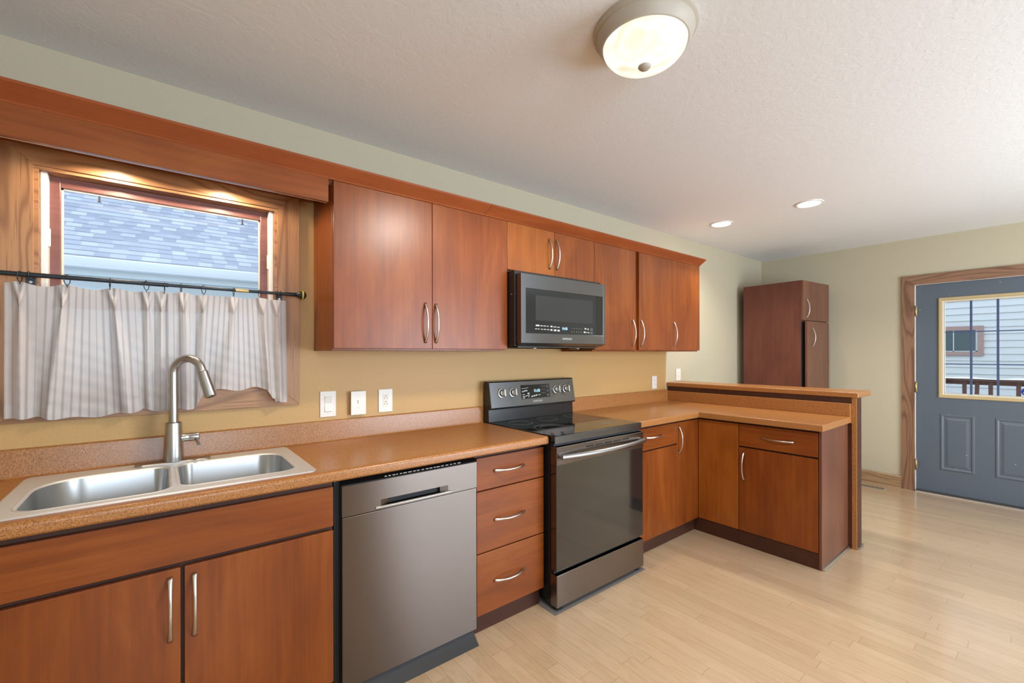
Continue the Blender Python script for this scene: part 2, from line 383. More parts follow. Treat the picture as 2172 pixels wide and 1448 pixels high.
def text_mesh(txt, size, mat, name, parent, origin, right, up, depth=0.0006, sx=1.0):
    """lettering as real geometry; centred on origin, baseline along 'right'"""
    cu = bpy.data.curves.new('t', 'FONT'); cu.body = txt; cu.size = size; cu.align_x = 'CENTER'; cu.align_y = 'CENTER'; cu.extrude = depth
    ob = bpy.data.objects.new('t', cu); COL.objects.link(ob)
    dg = bpy.context.evaluated_depsgraph_get(); me = bpy.data.meshes.new_from_object(ob.evaluated_get(dg))
    bpy.data.objects.remove(ob); bpy.data.curves.remove(cu)
    R, U = Vector(right).normalized(), Vector(up).normalized(); N_ = R.cross(U); O = Vector(origin) - WORLD(parent)
    for v in me.vertices: v.co = O + R * (v.co.x * sx) + U * v.co.y + N_ * v.co.z
    me.materials.clear(); me.materials.append(mat); me.name = name
    o = bpy.data.objects.new(name, me); COL.objects.link(o); o.parent = parent; return o

# arched pulls: one mesh per direction, shared by every handle
_pulls = {}
def pull(parent, c, axis, nrm, L=0.20, dep=0.030):
    """bow pull centred at world point c (on the door face); axis along, nrm out of the door"""
    key = (axis, nrm, L)
    if key not in _pulls:
        A = {'X': Vector((1, 0, 0)), 'Y': Vector((0, 1, 0)), 'Z': Vector((0, 0, 1))}[axis]
        N_ = {'-Y': Vector((0, -1, 0)), '-X': Vector((-1, 0, 0))}[nrm]; C = A.cross(N_)
        pts, rw, rt = [], [], []
        for i in range(25):
            t = -1 + 2 * i / 24; pts.append(A * (t * L / 2) + N_ * (0.0015 + dep * (1 - abs(t) ** 2.2)))
            rw.append(0.0048 + 0.0030 * abs(t) ** 3); rt.append(0.0030 + 0.0012 * abs(t))
        mb = MB(); mb.tube(pts, rw, 12, True, rt, C)
        for sg in (-1, 1):
            p = A * (sg * (L / 2 - 0.006))
            mb.tube([p - N_ * 0.0005, p + N_ * 0.006], [0.0075, 0.0055], 12)
        o = mb.build('handle', M['nickel']); _pulls[key] = o.data; bpy.data.objects.remove(o)
    o = bpy.data.objects.new('handle', _pulls[key]); COL.objects.link(o); o.parent = parent
    o.location = Vector(c) - WORLD(parent); return o

# ------------------------------------------------------------------ room shell
ZC = 2.49; XF = 4.19; YR = -5.1; XL = -3.3
def struct(name, mb, mat, label, cat):
    return tag(mb.build(name, mat), label, cat, None, 'structure')
struct('floor', MB().box(XL - .1, XF + .12, YR - .1, 0.1, -0.12, 0.0), M['floor'], 'pale maple strip floor running under the cabinets to the grey door', 'floor')
struct('ceiling', MB().box(XL - .1, XF + .12, YR - .1, 0.1, ZC, ZC + 0.12), M['ceil'], 'white textured ceiling with a dome lamp and two downlights', 'ceiling')
WX0, WX1, WZ0, WZ1 = -2.004, -1.211, 1.20, 2.047
mb = MB(); T = 0.12
mb.box(XL - .1, WX0, 0, T, 0, ZC).box(WX1, XF + .12, 0, T, 0, ZC).box(WX0, WX1, 0, T, 0, WZ0).box(WX0, WX1, 0, T, WZ1, ZC)
struct('wall_back', mb, M['wallk'], 'long kitchen wall, gold between the cabinets and sage beige above', 'wall')
DY0, DY1, DZ = -1.428, -2.36, 2.03
mb = MB().box(XF, XF + T, DY0, 0, 0, ZC).box(XF, XF + T, YR - .1, DY1, 0, ZC).box(XF, XF + T, DY1, DY0, DZ, ZC)
struct('wall_right', mb, M['wall'], 'sage beige wall at the far end around the grey door', 'wall')
struct('wall_left', MB().box(XL - T, XL, YR - .1, 0.1, 0, ZC), M['wall'], 'sage beige side wall at the left end of the kitchen', 'wall')
mb = MB()
xs = [XL - .1, -2.25, -0.75, 0.75, 3.05, XF + .12]
mb.box(xs[0], xs[1], YR - T, YR, 0, ZC).box(xs[2], xs[3], YR - T, YR, 0, ZC).box(xs[4], xs[5], YR - T, YR, 0, ZC)
mb.box(xs[1], xs[2], YR - T, YR, 0, 0.9).box(xs[1], xs[2], YR - T, YR, 2.1, ZC).box(xs[3], xs[4], YR - T, YR, 2.2, ZC)
struct('wall_front', mb, M['wall'], 'sage beige wall behind the viewer with two window openings', 'wall')

# baseboard on the far wall
struct('baseboard_right', MB().prism([(XF, 0.0), (XF - 0.016, 0.0), (XF - 0.016, 0.112), (XF - 0.010, 0.124), (XF, 0.124)], -0.02, -1.329, 'Y').prism([(XF, 0.0), (XF - 0.016, 0.0), (XF - 0.016, 0.112), (XF - 0.010, 0.124), (XF, 0.124)], -2.46, YR, 'Y'),
       M['base_oak'], 'honey oak baseboard between the bar and the grey door', 'baseboard')

# door casing
c0, c1 = -1.328, -2.46
mb = MB()
mb.hexa([(XF - .02, c0, 0), (XF, c0, 0), (XF, c0 - .095, 0), (XF - .02, c0 - .095, 0), (XF - .02, c0, 2.122), (XF, c0, 2.122), (XF, c0 - .095, 2.027), (XF - .02, c0 - .095, 2.027)])
mb.hexa([(XF - .02, c1 + .095, 0), (XF, c1 + .095, 0), (XF, c1, 0), (XF - .02, c1, 0), (XF - .02, c1 + .095, 2.027), (XF, c1 + .095, 2.027), (XF, c1, 2.122), (XF - .02, c1, 2.122)])
tr = thing('trim_1', 'brown oak casing with mitred corner around the grey door', 'door casing', (XF, c0, 0), None, 'structure')
mb.build('side_casing', M['oakDZ'], tr)
MB().hexa([(XF - .02, c0 - .095, 2.027), (XF, c0 - .095, 2.027), (XF, c1 + .095, 2.027), (XF - .02, c1 + .095, 2.027), (XF - .02, c0, 2.122), (XF, c0, 2.122), (XF, c1, 2.122), (XF - .02, c1, 2.122)]).build('head_casing', M['oakDY'], tr)
MB().box(XF - .004, XF + T, c0 - .092, DY0 - .001, 0, DZ).box(XF - .004, XF + T, DY1 + .001, c1 + .09, 0, DZ).box(XF - .004, XF + T, DY1, DY0, 2.024, DZ + .0).build('jamb', M['vinyl'], tr)
tag(MB().prism([(XF - .05, 0), (XF - .045, .010), (XF - .01, .016), (XF + T, .016), (XF + T, 0)], DY0 - .004, DY1 + .004, 'Y').build('trim_2', M['alu']),
    'dull metal threshold strip under the grey door', 'threshold', None, 'structure')

# ------------------------------------------------------------------ grey door with nine-light window
SX = XF + 0.012                      # room-side face of the slab
d = thing('door_1', 'slate blue-grey exterior door with nine-light window and two lower panels', 'door', (SX, DY0, 0.016), None, 'structure')
ya, yb = DY0 - .006, DY1 + .006; gy0, gy1, gz0, gz1 = -1.632, -2.145, 0.968, 1.864
mb = MB().box(SX, SX + .044, gy0, ya, .018, 2.02).box(SX, SX + .044, yb, gy1, .018, 2.02).box(SX, SX + .044, gy1, gy0, .018, gz0).box(SX, SX + .044, gy1, gy0, gz1, 2.02)
mb.build('slab', M['door_blue'], d)
def relief(y0, y1, z0, z1):
    L = []
    for i, h in ((0, 0), (.006, .005), (.016, .006), (.026, .001), (.036, .001), (.056, .006)):
        L.append([(SX - h, y0 - i, z0 + i), (SX - h, y1 + i, z0 + i), (SX - h, y1 + i, z1 - i), (SX - h, y0 - i, z1 - i)])
    return MB().loft(L, True, True, True, False).build('panel', M['door_blue'], d)
relief(-1.599, -1.832, .237, .775); relief(-1.957, -2.190, .237, .775)
def frame_loft(mb, y0, y1, z0, z1, prof):
    """prof: list of (inset, x); a moulded rectangular ring"""
    L = [[(x, y0 - i, z0 + i), (x, y1 + i, z0 + i), (x, y1 + i, z1 - i), (x, y0 - i, z1 - i)] for i, x in prof]
    return mb.loft(L, False, False, True, False)
frame_loft(MB(), -1.591, -2.189, .929, 1.884, [(0, SX), (0, SX - .010), (.006, SX - .014), (.022, SX - .014), (.026, SX - .010), (.030, SX - .010), (.030, SX + .01)]).build('lite_frame', M['lite'], d)
frame_loft(MB(), -1.621, -2.159, .959, 1.854, [(0, SX - .010), (0, SX - .006), (.012, SX + .004), (.016, SX + .012), (.016, SX + .02)]).build('glazing_bead', M['lite_in'], d)
MB().box(SX + .018, SX + .022, gy1, gy0, gz0 - .004, gz1 + .004).build('pane', M['pane'], d)
for y in (-1.808, -1.975): MB().box(SX + .006, SX + .017, y - .008, y + .008, gz0, gz1).build('grille_bar', M['muntin'], d)
for z in (1.554, 1.252): MB().box(SX + .008, SX + .016, gy1, gy0, z - .005, z + .005).build('grille_bar', M['muntin'], d)
for z in (1.77, 1.02, 0.26):
    MB().box(XF - .006, XF + .006, DY0 - .012, DY0 + .004, z - .05, z + .05, bevel=.002).lathe([(.006, -.052), (.006, .052)], (XF - .008, DY0 - .003, z), 'Z', 12).build('hinge', M['brass'], d)
sc = (SX + .016, -2.143, 1.018)
MB().lathe([(.036, 0), (.036, .0012)], sc, 'X', 8).build('security_sticker', M['blueS'], d)['label'] = 'blue eight-sided sticker on the glass'
text_mesh('A', .028, M['white'], 'sticker_lettering', d, (SX + .0152, -2.130, 1.012), (0, -1, 0), (0, 0, 1), .0003)

# ------------------------------------------------------------------ kitchen window
w = thing('window_1', 'oak-cased kitchen window above the sink', 'window', (-1.607, 0, 1.112), None, 'structure')
ox0, ox1, oz0, oz1 = -2.092, -1.115, 1.112, 2.135; cf = -.019
def cas(P, mat):
    (a, b, c_, d_) = P
    MB().hexa([(a[0], cf, a[1]), (b[0], cf, b[1]), (b[0], 0, b[1]), (a[0], 0, a[1]), (d_[0], cf, d_[1]), (c_[0], cf, c_[1]), (c_[0], 0, c_[1]), (d_[0], 0, d_[1])], .0012).build('casing', mat, w)
cas(((ox0, oz0), (ox1, oz0), (WX1, WZ0), (WX0, WZ0)), M['oakX']); cas(((WX0, WZ1), (WX1, WZ1), (ox1, oz1), (ox0, oz1)), M['oakX'])
cas(((ox0, oz0), (WX0, WZ0), (WX0, WZ1), (ox0, oz1)), M['oakZ']); cas(((WX1, WZ0), (ox1, oz0), (ox1, oz1), (WX1, WZ1)), M['oakZ'])
j = .012
MB().box(WX0, WX0 + j, -.012, .115, WZ0, WZ1).box(WX1 - j, WX1, -.012, .115, WZ0, WZ1).box(WX0 + j, WX1 - j, -.012, .115, WZ1 - j, WZ1).box(WX0 + j, WX1 - j, -.012, .115, WZ0, WZ0 + j).build('jamb', M['oakX'], w)
for x0, x1, sg in ((WX0 + j, WX0 + j + .020, 1), (WX1 - j - .020, WX1 - j, -1)):
    t_ = MB().box(x0, x1, .008, .10, WZ0 + j, WZ1 - j, bevel=.004).build('jamb_liner', M['vinyl'], w)
    xl = x1 if sg > 0 else x0
    MB().box(xl - .006, xl + .006, .012, .030, 1.76, 1.83, bevel=.004).build('latch', M['vinyl'], t_)
sx0, sx1, sz0, sz1 = WX0 + j + .016, WX1 - j - .016, WZ0 + j, WZ1 - j; sw = .034
s_ = MB().box(sx0, sx0 + sw, .045, .085, sz0, sz1, bevel=.003).box(sx1 - sw, sx1, .045, .085, sz0, sz1, bevel=.003).box(sx0 + sw - .002, sx1 - sw + .002, .045, .085, sz1 - .040, sz1, bevel=.003).box(sx0 + sw - .002, sx1 - sw + .002, .045, .085, sz0, sz0 + .05, bevel=.003).build('sash', M['sash'], w)
MB().box(sx0 + sw - .006, sx1 - sw + .006, .063, .067, sz0 + .044, sz1 - .034).build('pane', M['pane'], s_)
frame_mb = MB()
for a, b, c_, e in ((sx0 + sw, sx0 + sw + .006, sz0 + .05, sz1 - .04), (sx1 - sw - .006, sx1 - sw, sz0 + .05, sz1 - .04), (sx0 + sw, sx1 - sw, sz1 - .046, sz1 - .04)):
    frame_mb.box(a, b, .055, .0625, c_, e)
frame_mb.build('glazing_bead', M['lite_in'], s_)
for x in (-1.835, -1.345): MB().box(x - .003, x + .003, .052, .0545, sz1 - .068, sz1 - .046).box(x - .006, x + .006, .052, .0545, sz1 - .072, sz1 - .068).build('screen_tab', M['blackm'], s_)

# windows behind the viewer (seen only in reflections)
w2 = thing('window_2', 'white framed patio window behind the viewer', 'window', (1.9, YR, 0), None, 'structure')
MB().box(.75, .83, YR - .08, YR - .02, 0, 2.2).box(2.97, 3.05, YR - .08, YR - .02, 0, 2.2).box(1.86, 1.94, YR - .08, YR - .02, 0, 2.2).box(.75, 3.05, YR - .08, YR - .02, 2.12, 2.2).box(.75, 3.05, YR - .08, YR - .02, 0, .1).build('window_frame', M['vinyl'], w2)
w3 = thing('window_3', 'white framed window behind the viewer', 'window', (-1.5, YR, .9), None, 'structure')
MB().box(-2.25, -2.18, YR - .08, YR - .02, .9, 2.1).box(-.82, -.75, YR - .08, YR - .02, .9, 2.1).box(-2.25, -.75, YR - .08, YR - .02, 2.03, 2.1).box(-2.25, -.75, YR - .08, YR - .02, .9, .97).build('window_frame', M['vinyl'], w3)

# ------------------------------------------------------------------ base cabinets
YD = -.602; YB = -.580; ZT = .876; ZD0 = .105; ZD1 = .857
def carcass(x0, x1, y0=-.012, toe=True, parent=None, mat=None, ytoe=-.560):
    mb = MB().box(x0, x1, YB, y0, ZD0 - .005, ZT)
    mb.build('carcass', mat or M['toe'], parent)
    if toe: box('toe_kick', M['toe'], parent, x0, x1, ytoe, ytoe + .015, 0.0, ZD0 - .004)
def front(name, p, x0, x1, z0, z1, mat, th=.021):
    return box(name, mat, p, x0, x1, YD, YD + th, z0, z1, bevel=.0018)

sb = thing('sink_base_cabinet', 'wide cherry cabinet under the steel sink with two doors', 'cabinet', (-1.59, -.3, 0))
MB().box(-2.053, -2.035, YB, -.012, .10, ZT).box(-1.1445, -1.1265, YB, -.012, .10, ZT).box(-2.035, -1.1445, YB, -.012, .10, .118).box(-2.035, -1.1445, YB, YB + .018, .684, .705).box(-2.035, -1.1445, YB, YB + .018, .850, ZT).box(-1.612, -1.570, YB, YB + .018, .118, .684).box(-2.035, -1.1445, -.02, -.012, .118, .70).build('carcass', M['toe'], sb)
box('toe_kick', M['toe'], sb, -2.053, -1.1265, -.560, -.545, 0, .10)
front('false_front', sb, -2.050, -1.129, .700, .850, M['cherryX'])
a = front('door', sb, -2.050, -1.596, ZD0, .684, M['cherryZ']); pull(a, (-1.622, YD, .560), 'Z', '-Y')
a = front('door', sb, -1.586, -1.129, ZD0, .684, M['cherryZ']); pull(a, (-1.560, YD, .556), 'Z', '-Y')

db = thing('drawer_base_cabinet', 'narrow cherry cabinet with three drawers left of the range', 'cabinet', (-.255, -.3, 0))
carcass(-.472, -.037, parent=db, ytoe=-.562)
for z0, z1, zh in ((.701, ZD1, .785), (.401, .695, .545), (ZD0 - .002, .395, .246)):
    a = front('drawer', db, -.470, -.039, z0, z1, M['cherryX']); pull(a, (-.272, YD, zh), 'X', '-Y', .195)

# corner unit and peninsula
PX = 1.5653
cb = thing('corner_base_cabinet', 'cherry corner cabinet with drawer and folding corner door right of the range', 'cabinet', (1.4, -.3, 0))
MB().box(.752, 2.095, -.580, -.012, .10, ZT).box(PX + .022, 2.095, -.898, -.580, .10, ZT).build('carcass', M['toe'], cb)
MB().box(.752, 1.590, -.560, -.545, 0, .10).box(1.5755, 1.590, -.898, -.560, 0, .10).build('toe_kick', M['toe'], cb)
a = front('drawer', cb, .755, 1.266, .709, ZD1, M['cherryX']); pull(a, (.985, YD, .792), 'X', '-Y', .195)
front('door', cb, .755, 1.266, ZD0, .699, M['cherryZ'])
a = front('door_leaf', cb, 1.270, PX - .001, ZD0, ZD1, M['cherryZ']); pull(a, (1.290, YD, .730), 'Z', '-Y')
MB().box(PX, PX + .021, -.8985, YD - .001, ZD0, ZD1, bevel=.0018).build('door_leaf', M['cherryO'], cb)['label'] = 'orange cherry folding leaf facing the sink'

pc = thing('peninsula_cabinet', 'cherry peninsula cabinet with one drawer above one door', 'cabinet', (1.8, -1.15, 0))
MB().box(PX + .022, 2.095, -1.388, -.901, .10, ZT).build('carcass', M['toe'], pc)
box('toe_kick', M['toe'], pc, 1.574, 1.590, -1.400, -.899, 0, .10)
a = MB().box(PX, PX + .021, -1.384, -.903, .704, ZD1, bevel=.0018).build('drawer', M['cherryY'], pc); pull(a, (PX, -1.150, .778), 'Y', '-X')
a = MB().box(PX, PX + .021, -1.384, -.903, ZD0, .692, bevel=.0018).build('door', M['cherryZ'], pc); pull(a, (PX, -.935, .562), 'Z', '-X')
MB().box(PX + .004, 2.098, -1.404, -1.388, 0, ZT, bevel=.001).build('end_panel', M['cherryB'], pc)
MB().prism([(-1.404, 0), (-1.419, 0), (-1.419, .006), (-1.413, .016), (-1.404, .019)], 1.572, 2.098, 'X').build('shoe_molding', M['nickel'], pc)['label'] = 'pale metal-looking shoe strip along the floor'

# ------------------------------------------------------------------ worktops
def edge_prof(yf, zt, th, r=.014):
    P = []
    for i in range(7):
        t = PI / 2 * i / 6; P.append((yf + r - r * math.cos(PI / 2 - t) if False else yf + r - r * math.sin(t) , zt - r + r * math.cos(t)))
    return P
ZW = .917; YF = -.634
ct = thing('countertop', 'speckled brown laminate countertop with the steel sink set in', 'countertop', (-1.0, -.3, .876))
CX0, CX1 = -2.62, -.032
mb = MB()
mb.prism([(-.585, ZW), *edge_prof(YF, ZW, .04), (YF, ZT + .006), (YF + .006, ZT), (-.585, ZT)], CX0, CX1, 'X')
mb.box(CX0, -2.000, -.585, -.06, ZT, ZW).box(-1.205, CX1, -.585, -.06, ZT, ZW).box(CX0, CX1, -.06, -.002, ZT, ZW)
mb.build('worktop', M['lam'], ct, 30)
P = [(-.002, ZW), (-.030, ZW), (-.023, ZW + .003), (-.020, ZW + .010)]
P += [(-.020 + .006 - .006 * math.cos(t), 1.020 - .006 + .006 * math.sin(t)) for t in (0, .4, .8, 1.2, 1.57)] + [(-.002, 1.020)]
MB().prism(P, CX0, CX1, 'X').build('backsplash', M['lam'], ct, 30)

c2 = thing('countertop', 'L-shaped speckled brown laminate countertop right of the range', 'countertop', (1.5, -.5, .876))
XI = 1.5154; YE = -1.423
poly = [(.745, -.002), (.745, YF), (XI, YF), (XI, YE), (2.098, YE), (2.098, -.002)]
mb = MB(); t = bmesh.new()
A = [t.verts.new((p[0], p[1], ZT)) for p in poly]; B = [t.verts.new((p[0], p[1], ZW)) for p in poly]
t.faces.new(A); t.faces.new(B)
for i in range(6): t.faces.new((A[i], A[(i + 1) % 6], B[(i + 1) % 6], B[i]))
bmesh.ops.recalc_face_normals(t, faces=t.faces)
E_ = [e for e in t.edges if all(v.co.z > .9 for v in e.verts) and (abs(e.verts[0].co.y - YF) < .001 and abs(e.verts[1].co.y - YF) < .001 or abs(e.verts[0].co.x - XI) < .001 and abs(e.verts[1].co.x - XI) < .001)]
bmesh.ops.bevel(t, geom=E_, offset=.009, segments=4, profile=.5, affect='EDGES')
mb._merge(t); mb.build('worktop', M['lam'], c2, 30)
MB().prism(P, .745, 2.079, 'X').build('backsplash', M['lam'], c2, 30)
MB().box(2.080, 2.098, -1.422, -.002, ZW - .0005, 1.008, bevel=.003).build('backsplash', M['lam'], c2)

bar = thing('breakfast_bar', 'raised bar ledge on a half wall behind the peninsula', 'breakfast bar', (2.16, -.7, 0))
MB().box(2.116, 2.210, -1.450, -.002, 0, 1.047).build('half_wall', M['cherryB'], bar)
MB().box(2.1005, 2.116, -1.452, -1.426, 0, 1.047).box(2.1005, 2.116, -1.426, -.002, .87, 1.006).build('laminate_facing', M['lam'], bar)
box('support_rail', M['toe'], bar, 2.104, 2.116, -1.426, -.002, 1.0085, 1.047)
t = bmesh.new(); bmesh.ops.create_cube(t, size=1)
for v in t.verts: v.co = Vector((2.2475 + v.co.x * .315, -.7335 + v.co.y * 1.463, 1.0665 + v.co.z * .037))
mb = MB(); mb._merge(t, .006, 3); mb.build('bar_top', M['lam'], bar)
MB().box(2.118, 2.212, -1.4535, -1.450, .004, 1.047).build('end_cap', M['toe'], bar)
MB().prism([(2.113, 0), (2.113, .018), (2.214, .018), (2.214, 0)], -1.466, -1.4535, 'Y').build('shoe_molding', M['nickel'], bar)['label'] = 'pale strip at the foot of the half wall'

# ------------------------------------------------------------------ sink and faucet
sk = thing('kitchen_sink', 'double-bowl stainless steel sink set in the countertop', 'sink', (-1.6, -.32, ZW))
SX0, SX1, SY0, SY1 = -2.020, -1.182, -.592, -.050
def fill_plate(outer, inners, z):
    t = bmesh.new()
    for lp in [outer] + inners:
        vs = [t.verts.new((p[0], p[1], z)) for p in lp]
        for i in range(len(vs)): t.edges.new((vs[i], vs[(i + 1) % len(vs)]))
    bmesh.ops.triangle_fill(t, use_beauty=True, use_dissolve=False, edges=list(t.edges))
    for f in t.faces:
        if f.normal.z < 0: f.normal_flip()
    return t
def grow(x0, x1, y0, y1, r, g, n=8): return rrect(x0 - g, x1 + g, y0 - g, y1 + g, tuple(max(.002, q + g) for q in (r if isinstance(r, tuple) else (r,) * 4)), n)
bowls = [(-1.965, -1.622, -.545, -.165, (.045, .13, .06, .05)), (-1.592, -1.238, -.525, -.155, (.09, .05, .05, .06))]
zr = ZW + .0045
mb = MB()
og = rrect(SX0 + .006, SX1 - .006, SY0 + .006, SY1 - .006, .022, 8)
mb._merge(fill_plate(og, [grow(*b, .012) for b in bowls], zr))
o0 = rrect(SX0, SX1, SY0, SY1, .026, 8)
mb.loft([[(p[0], p[1], ZW + .0002) for p in o0], [(p[0], p[1], ZW + .002) for p in o0], [(p[0], p[1], zr) for p in og]], False, False)
for b in bowls:
    mb.loft([[(p[0], p[1], zr) for p in grow(*b, .012)], [(p[0], p[1], zr + .0016) for p in grow(*b, .009)], [(p[0], p[1], zr + .0010) for p in grow(*b, .005)], [(p[0], p[1], zr - .004) for p in grow(*b, 0)]], False, False)
mb.build('rim', M['sink_rim'], sk, 40)
for b in bowls:
    x0, x1, y0, y1, r = b; D = .17; L = [[(p[0], p[1], zr - .004) for p in grow(*b, 0)]]
    L.append([(p[0], p[1], zr - D + .035) for p in grow(*b, -.012)])
    for i in range(1, 6):
        a_ = PI / 2 * i / 5; L.append([(p[0], p[1], zr - D + .035 - .035 * math.sin(a_)) for p in grow(*b, -.012 - .030 * (1 - math.cos(a_)))])
    bo = MB().loft(L, False, True).build('bowl', M['sink_steel'], sk, 50)
    cx, cy = (x0 + x1) / 2, (y0 + y1) / 2
    MB().lathe([(.045, .002), (.055, .004), (.055, 0), (.03, -.002)], (cx, cy, zr - D), 'Z', 32, False, True).build('drain', M['nickel'], bo)

fa = thing('faucet', 'brushed nickel gooseneck pull-down faucet behind the sink', 'faucet', (-1.604, -.105, zr))
FX, FY = -1.604, -.105
MB().loft([[(p[0], p[1], z) for p in rrect(-1.725 + e, -1.480 - e, FY - .030 + e, FY + .030 - e, .029 - e, 8)] for z, e in ((zr + .0005, 0), (zr + .005, 0), (zr + .008, .003))]).build('deck_plate', M['faucet'], fa, 40)
MB().lathe([(.033, zr + .008), (.0335, zr + .012), (.0325, zr + .03), (.0275, 1.075), (.0265, 1.082), (.017, 1.086)], (FX, FY, 0), 'Z', 32).build('body', M['faucet'], fa, 40)
ang = math.radians(-42); dx, dy = math.cos(ang), math.sin(ang); R = .060
path = [(FX, FY, 1.08), (FX, FY, 1.15), (FX, FY, 1.22)] + [(FX + dx * R * (1 - math.cos(t)), FY + dy * R * (1 - math.cos(t)), 1.281 + R * math.sin(t)) for t in [PI * .91 * i / 22 for i in range(23)]]
e = Vector(path[-1]); tg = (e - Vector(path[-2])).normalized()
path.append(tuple(e + tg * .012))
MB().tube(path, .0160, 20).build('spout', M['faucet'], fa, 60)
hp = [e + tg * q for q in (.006, .010, .014, .100, .114, .118)]
sh = MB().tube(hp, [.0150, .0190, .0195, .0215, .0215, .017], 24).build('spray_head', M['faucet'], fa, 40)
MB().tube([e + tg * .118, e + tg * .1185], .014, 16).build('nozzle', M['rubber'], sh)
MB().lathe([(.0165, .020), (.0165, .045), (.0155, .047), (.0155, .049), (.0165, .051), (.0165, .082), (.013, .085)], (FX, FY, 1.018), 'X', 24).build('handle_hub', M['faucet'], fa, 40)
MB().tube([(FX + .072, FY - .006, 1.014), (FX + .076, FY - .040, 1.004), (FX + .078, FY - .075, .998)], [.0065, .0055, .0060], 12).build('lever', M['faucet'], fa, 50)

# ------------------------------------------------------------------ dishwasher
dw = thing('dishwasher', 'brown-tinted stainless steel dishwasher between the sink cabinet and the drawers', 'dishwasher', (-.79, -.3, 0))
X0, X1 = -1.100, -.477
MB().box(-1.120, -.4745, -.575, -.02, .02, .866).build('tub', M['blackm'], dw)
yf = -.612
MB().box(X0, X1, yf, -.580, .056, .724, bevel=.003).build('door', M['dw_steel'], dw)
# handle panel with a pocket: four blocks around the recess
px0, px1, pz0, pz1 = -.945, -.632, .738, .766
mb = MB().box(X0, X1, yf, -.580, pz1, .846).box(X0, px0, yf, -.580, .7265, pz1).box(px1, X1, yf, -.580, .7265, pz1).box(px0, px1, yf, -.580, .7265, pz0)
mb.hexa([(px0, yf - .0004, pz0), (px0 + .035, -.600, pz0), (px0 + .035, -.585, pz0), (px0, -.585, pz0), (px0, yf - .0004, pz1), (px0 + .035, -.600, pz1), (px0 + .035, -.585, pz1), (px0, -.585, pz1)])
mb.hexa([(px1, yf - .0004, pz0), (px1, -.585, pz0), (px1 - .035, -.585, pz0), (px1 - .035, -.600, pz0), (px1, yf - .0004, pz1), (px1, -.585, pz1), (px1 - .035, -.585, pz1), (px1 - .035, -.600, pz1)])
hpn = mb.build('handle_panel', M['dw_steel'], dw)
MB().box(px0, px1, -.586, -.5805, pz0, pz1).build('pocket', M['blackm'], hpn)
MB().prism([(yf - .001, pz0 + .003), (yf - .006, pz0), (yf - .006, pz0 - .003), (yf - .001, pz0 - .004)], px0 - .022, px1 + .014, 'X').build('pocket_lip', M['nickel'], hpn)
cp = MB().prism([(yf + .001, .8465), (-.580, .8465), (-.580, .868), (yf + .003, .850)], X0, X1, 'X').build('control_strip', M['glass_black'], dw)
sl = Vector((0, (-.580) - (yf + .003), .018)).normalized()
text_mesh('SAMSUNG', .016, M['legend'], 'brand_lettering', dw, (-1.035, yf + .011, .8545), (1, 0, 0), sl, .0003, 1.0)
mb = MB(); rr = random.Random(3)
x = -.925
while x < -.575:
    wd = rr.uniform(.006, .017); mb.box(x, x + wd, yf + .008, yf + .014, .8524, .8560); x += wd + rr.uniform(.004, .010)
mb.build('button_legends', M['legend'], dw)
# loose kick sheet curling out at the floor
L = []
for i in range(9):
    t_ = i / 8; y = -.588 - .056 * t_ ** 1.6; z = .068 * (1 - t_) + .001
    L.append([(X0 + .02, y, z), (X1 - .012, y - .004 * t_, z), (X1 - .012, y - .004 * t_ + .003, z), (X0 + .02, y + .003, z)])
MB().loft(L).build('kick_sheet', M['blackm'], dw, 40)

# ------------------------------------------------------------------ range
RX0, RX1 = -.024, .738
rg = thing('range', 'freestanding electric range with black glass cooktop between the countertops', 'range', (.357, -.35, 0))
MB().box(RX0 + .003, RX1 - .003, -.635, -.03, .030, .892).build('body', M['black'], rg)
ck = MB().box(RX0, RX1, -.672, -.030, .888, .9215, bevel=.004).build('cooktop', M['glass_black'], rg)
MB().box(RX0 + .001, RX1 - .001, -.6735, -.670, .880, .9175, bevel=.001).build('front_trim', M['bk_steel'], rg)
zc = .9217
for cx, cy, rs in ((.128, -.205, (.078,)), (.373, -.190, (.070,)), (.62, -.205, (.078,)), (.165, -.465, (.115, .080)), (.555, -.455, (.115, .085))):
    mb = MB()
    for r in rs: mb.lathe([(r, 0), (r, .0003), (r - .003, .0003), (r - .003, 0)], (cx, cy, zc - .0001), 'Z', 48, False, False)
    mb.build('burner_ring', M['ring'], ck)
# back guard: tilted panel on a riser
bgd = MB().prism([(-.030, .9215), (-.078, .9215), (-.074, 1.000), (-.098, 1.004), (-.1015, 1.012), (-.0745, 1.172), (-.070, 1.178), (-.030, 1.181)], RX0, RX1, 'X', .0015).build('backguard', M['black'], rg)
p0 = Vector((0, -.1018, 1.014)); p1 = Vector((0, -.0752, 1.171)); U = (p1 - p0).normalized(); Nn = Vector((1, 0, 0)).cross(U)
def bgp(x, t, o=0.0): q = p0 + (p1 - p0) * t + Nn * o; return (x, q.y, q.z)
def slab_on_bg(x0, x1, t0, t1, th, off=0.0):
    a, b = off, off + th
    return MB().hexa([bgp(x0, t0, b), bgp(x1, t0, b), bgp(x1, t0, a), bgp(x0, t0, a), bgp(x0, t1, b), bgp(x1, t1, b), bgp(x1, t1, a), bgp(x0, t1, a)])
slab_on_bg(RX0 + .003, RX1 - .003, 0.0, 1.0, .0018, -.0005).build('control_panel', M['bk_steel'], rg)
dp = slab_on_bg(.232, .492, .26, .84, .0010, .0012).build('display', M['glass_black'], rg)
text_mesh('11:15', .026, M['clock'], 'clock_digits', dp, bgp(.372, .57, .0026), (1, 0, 0), U, .0003, 1.0)
mb = MB()
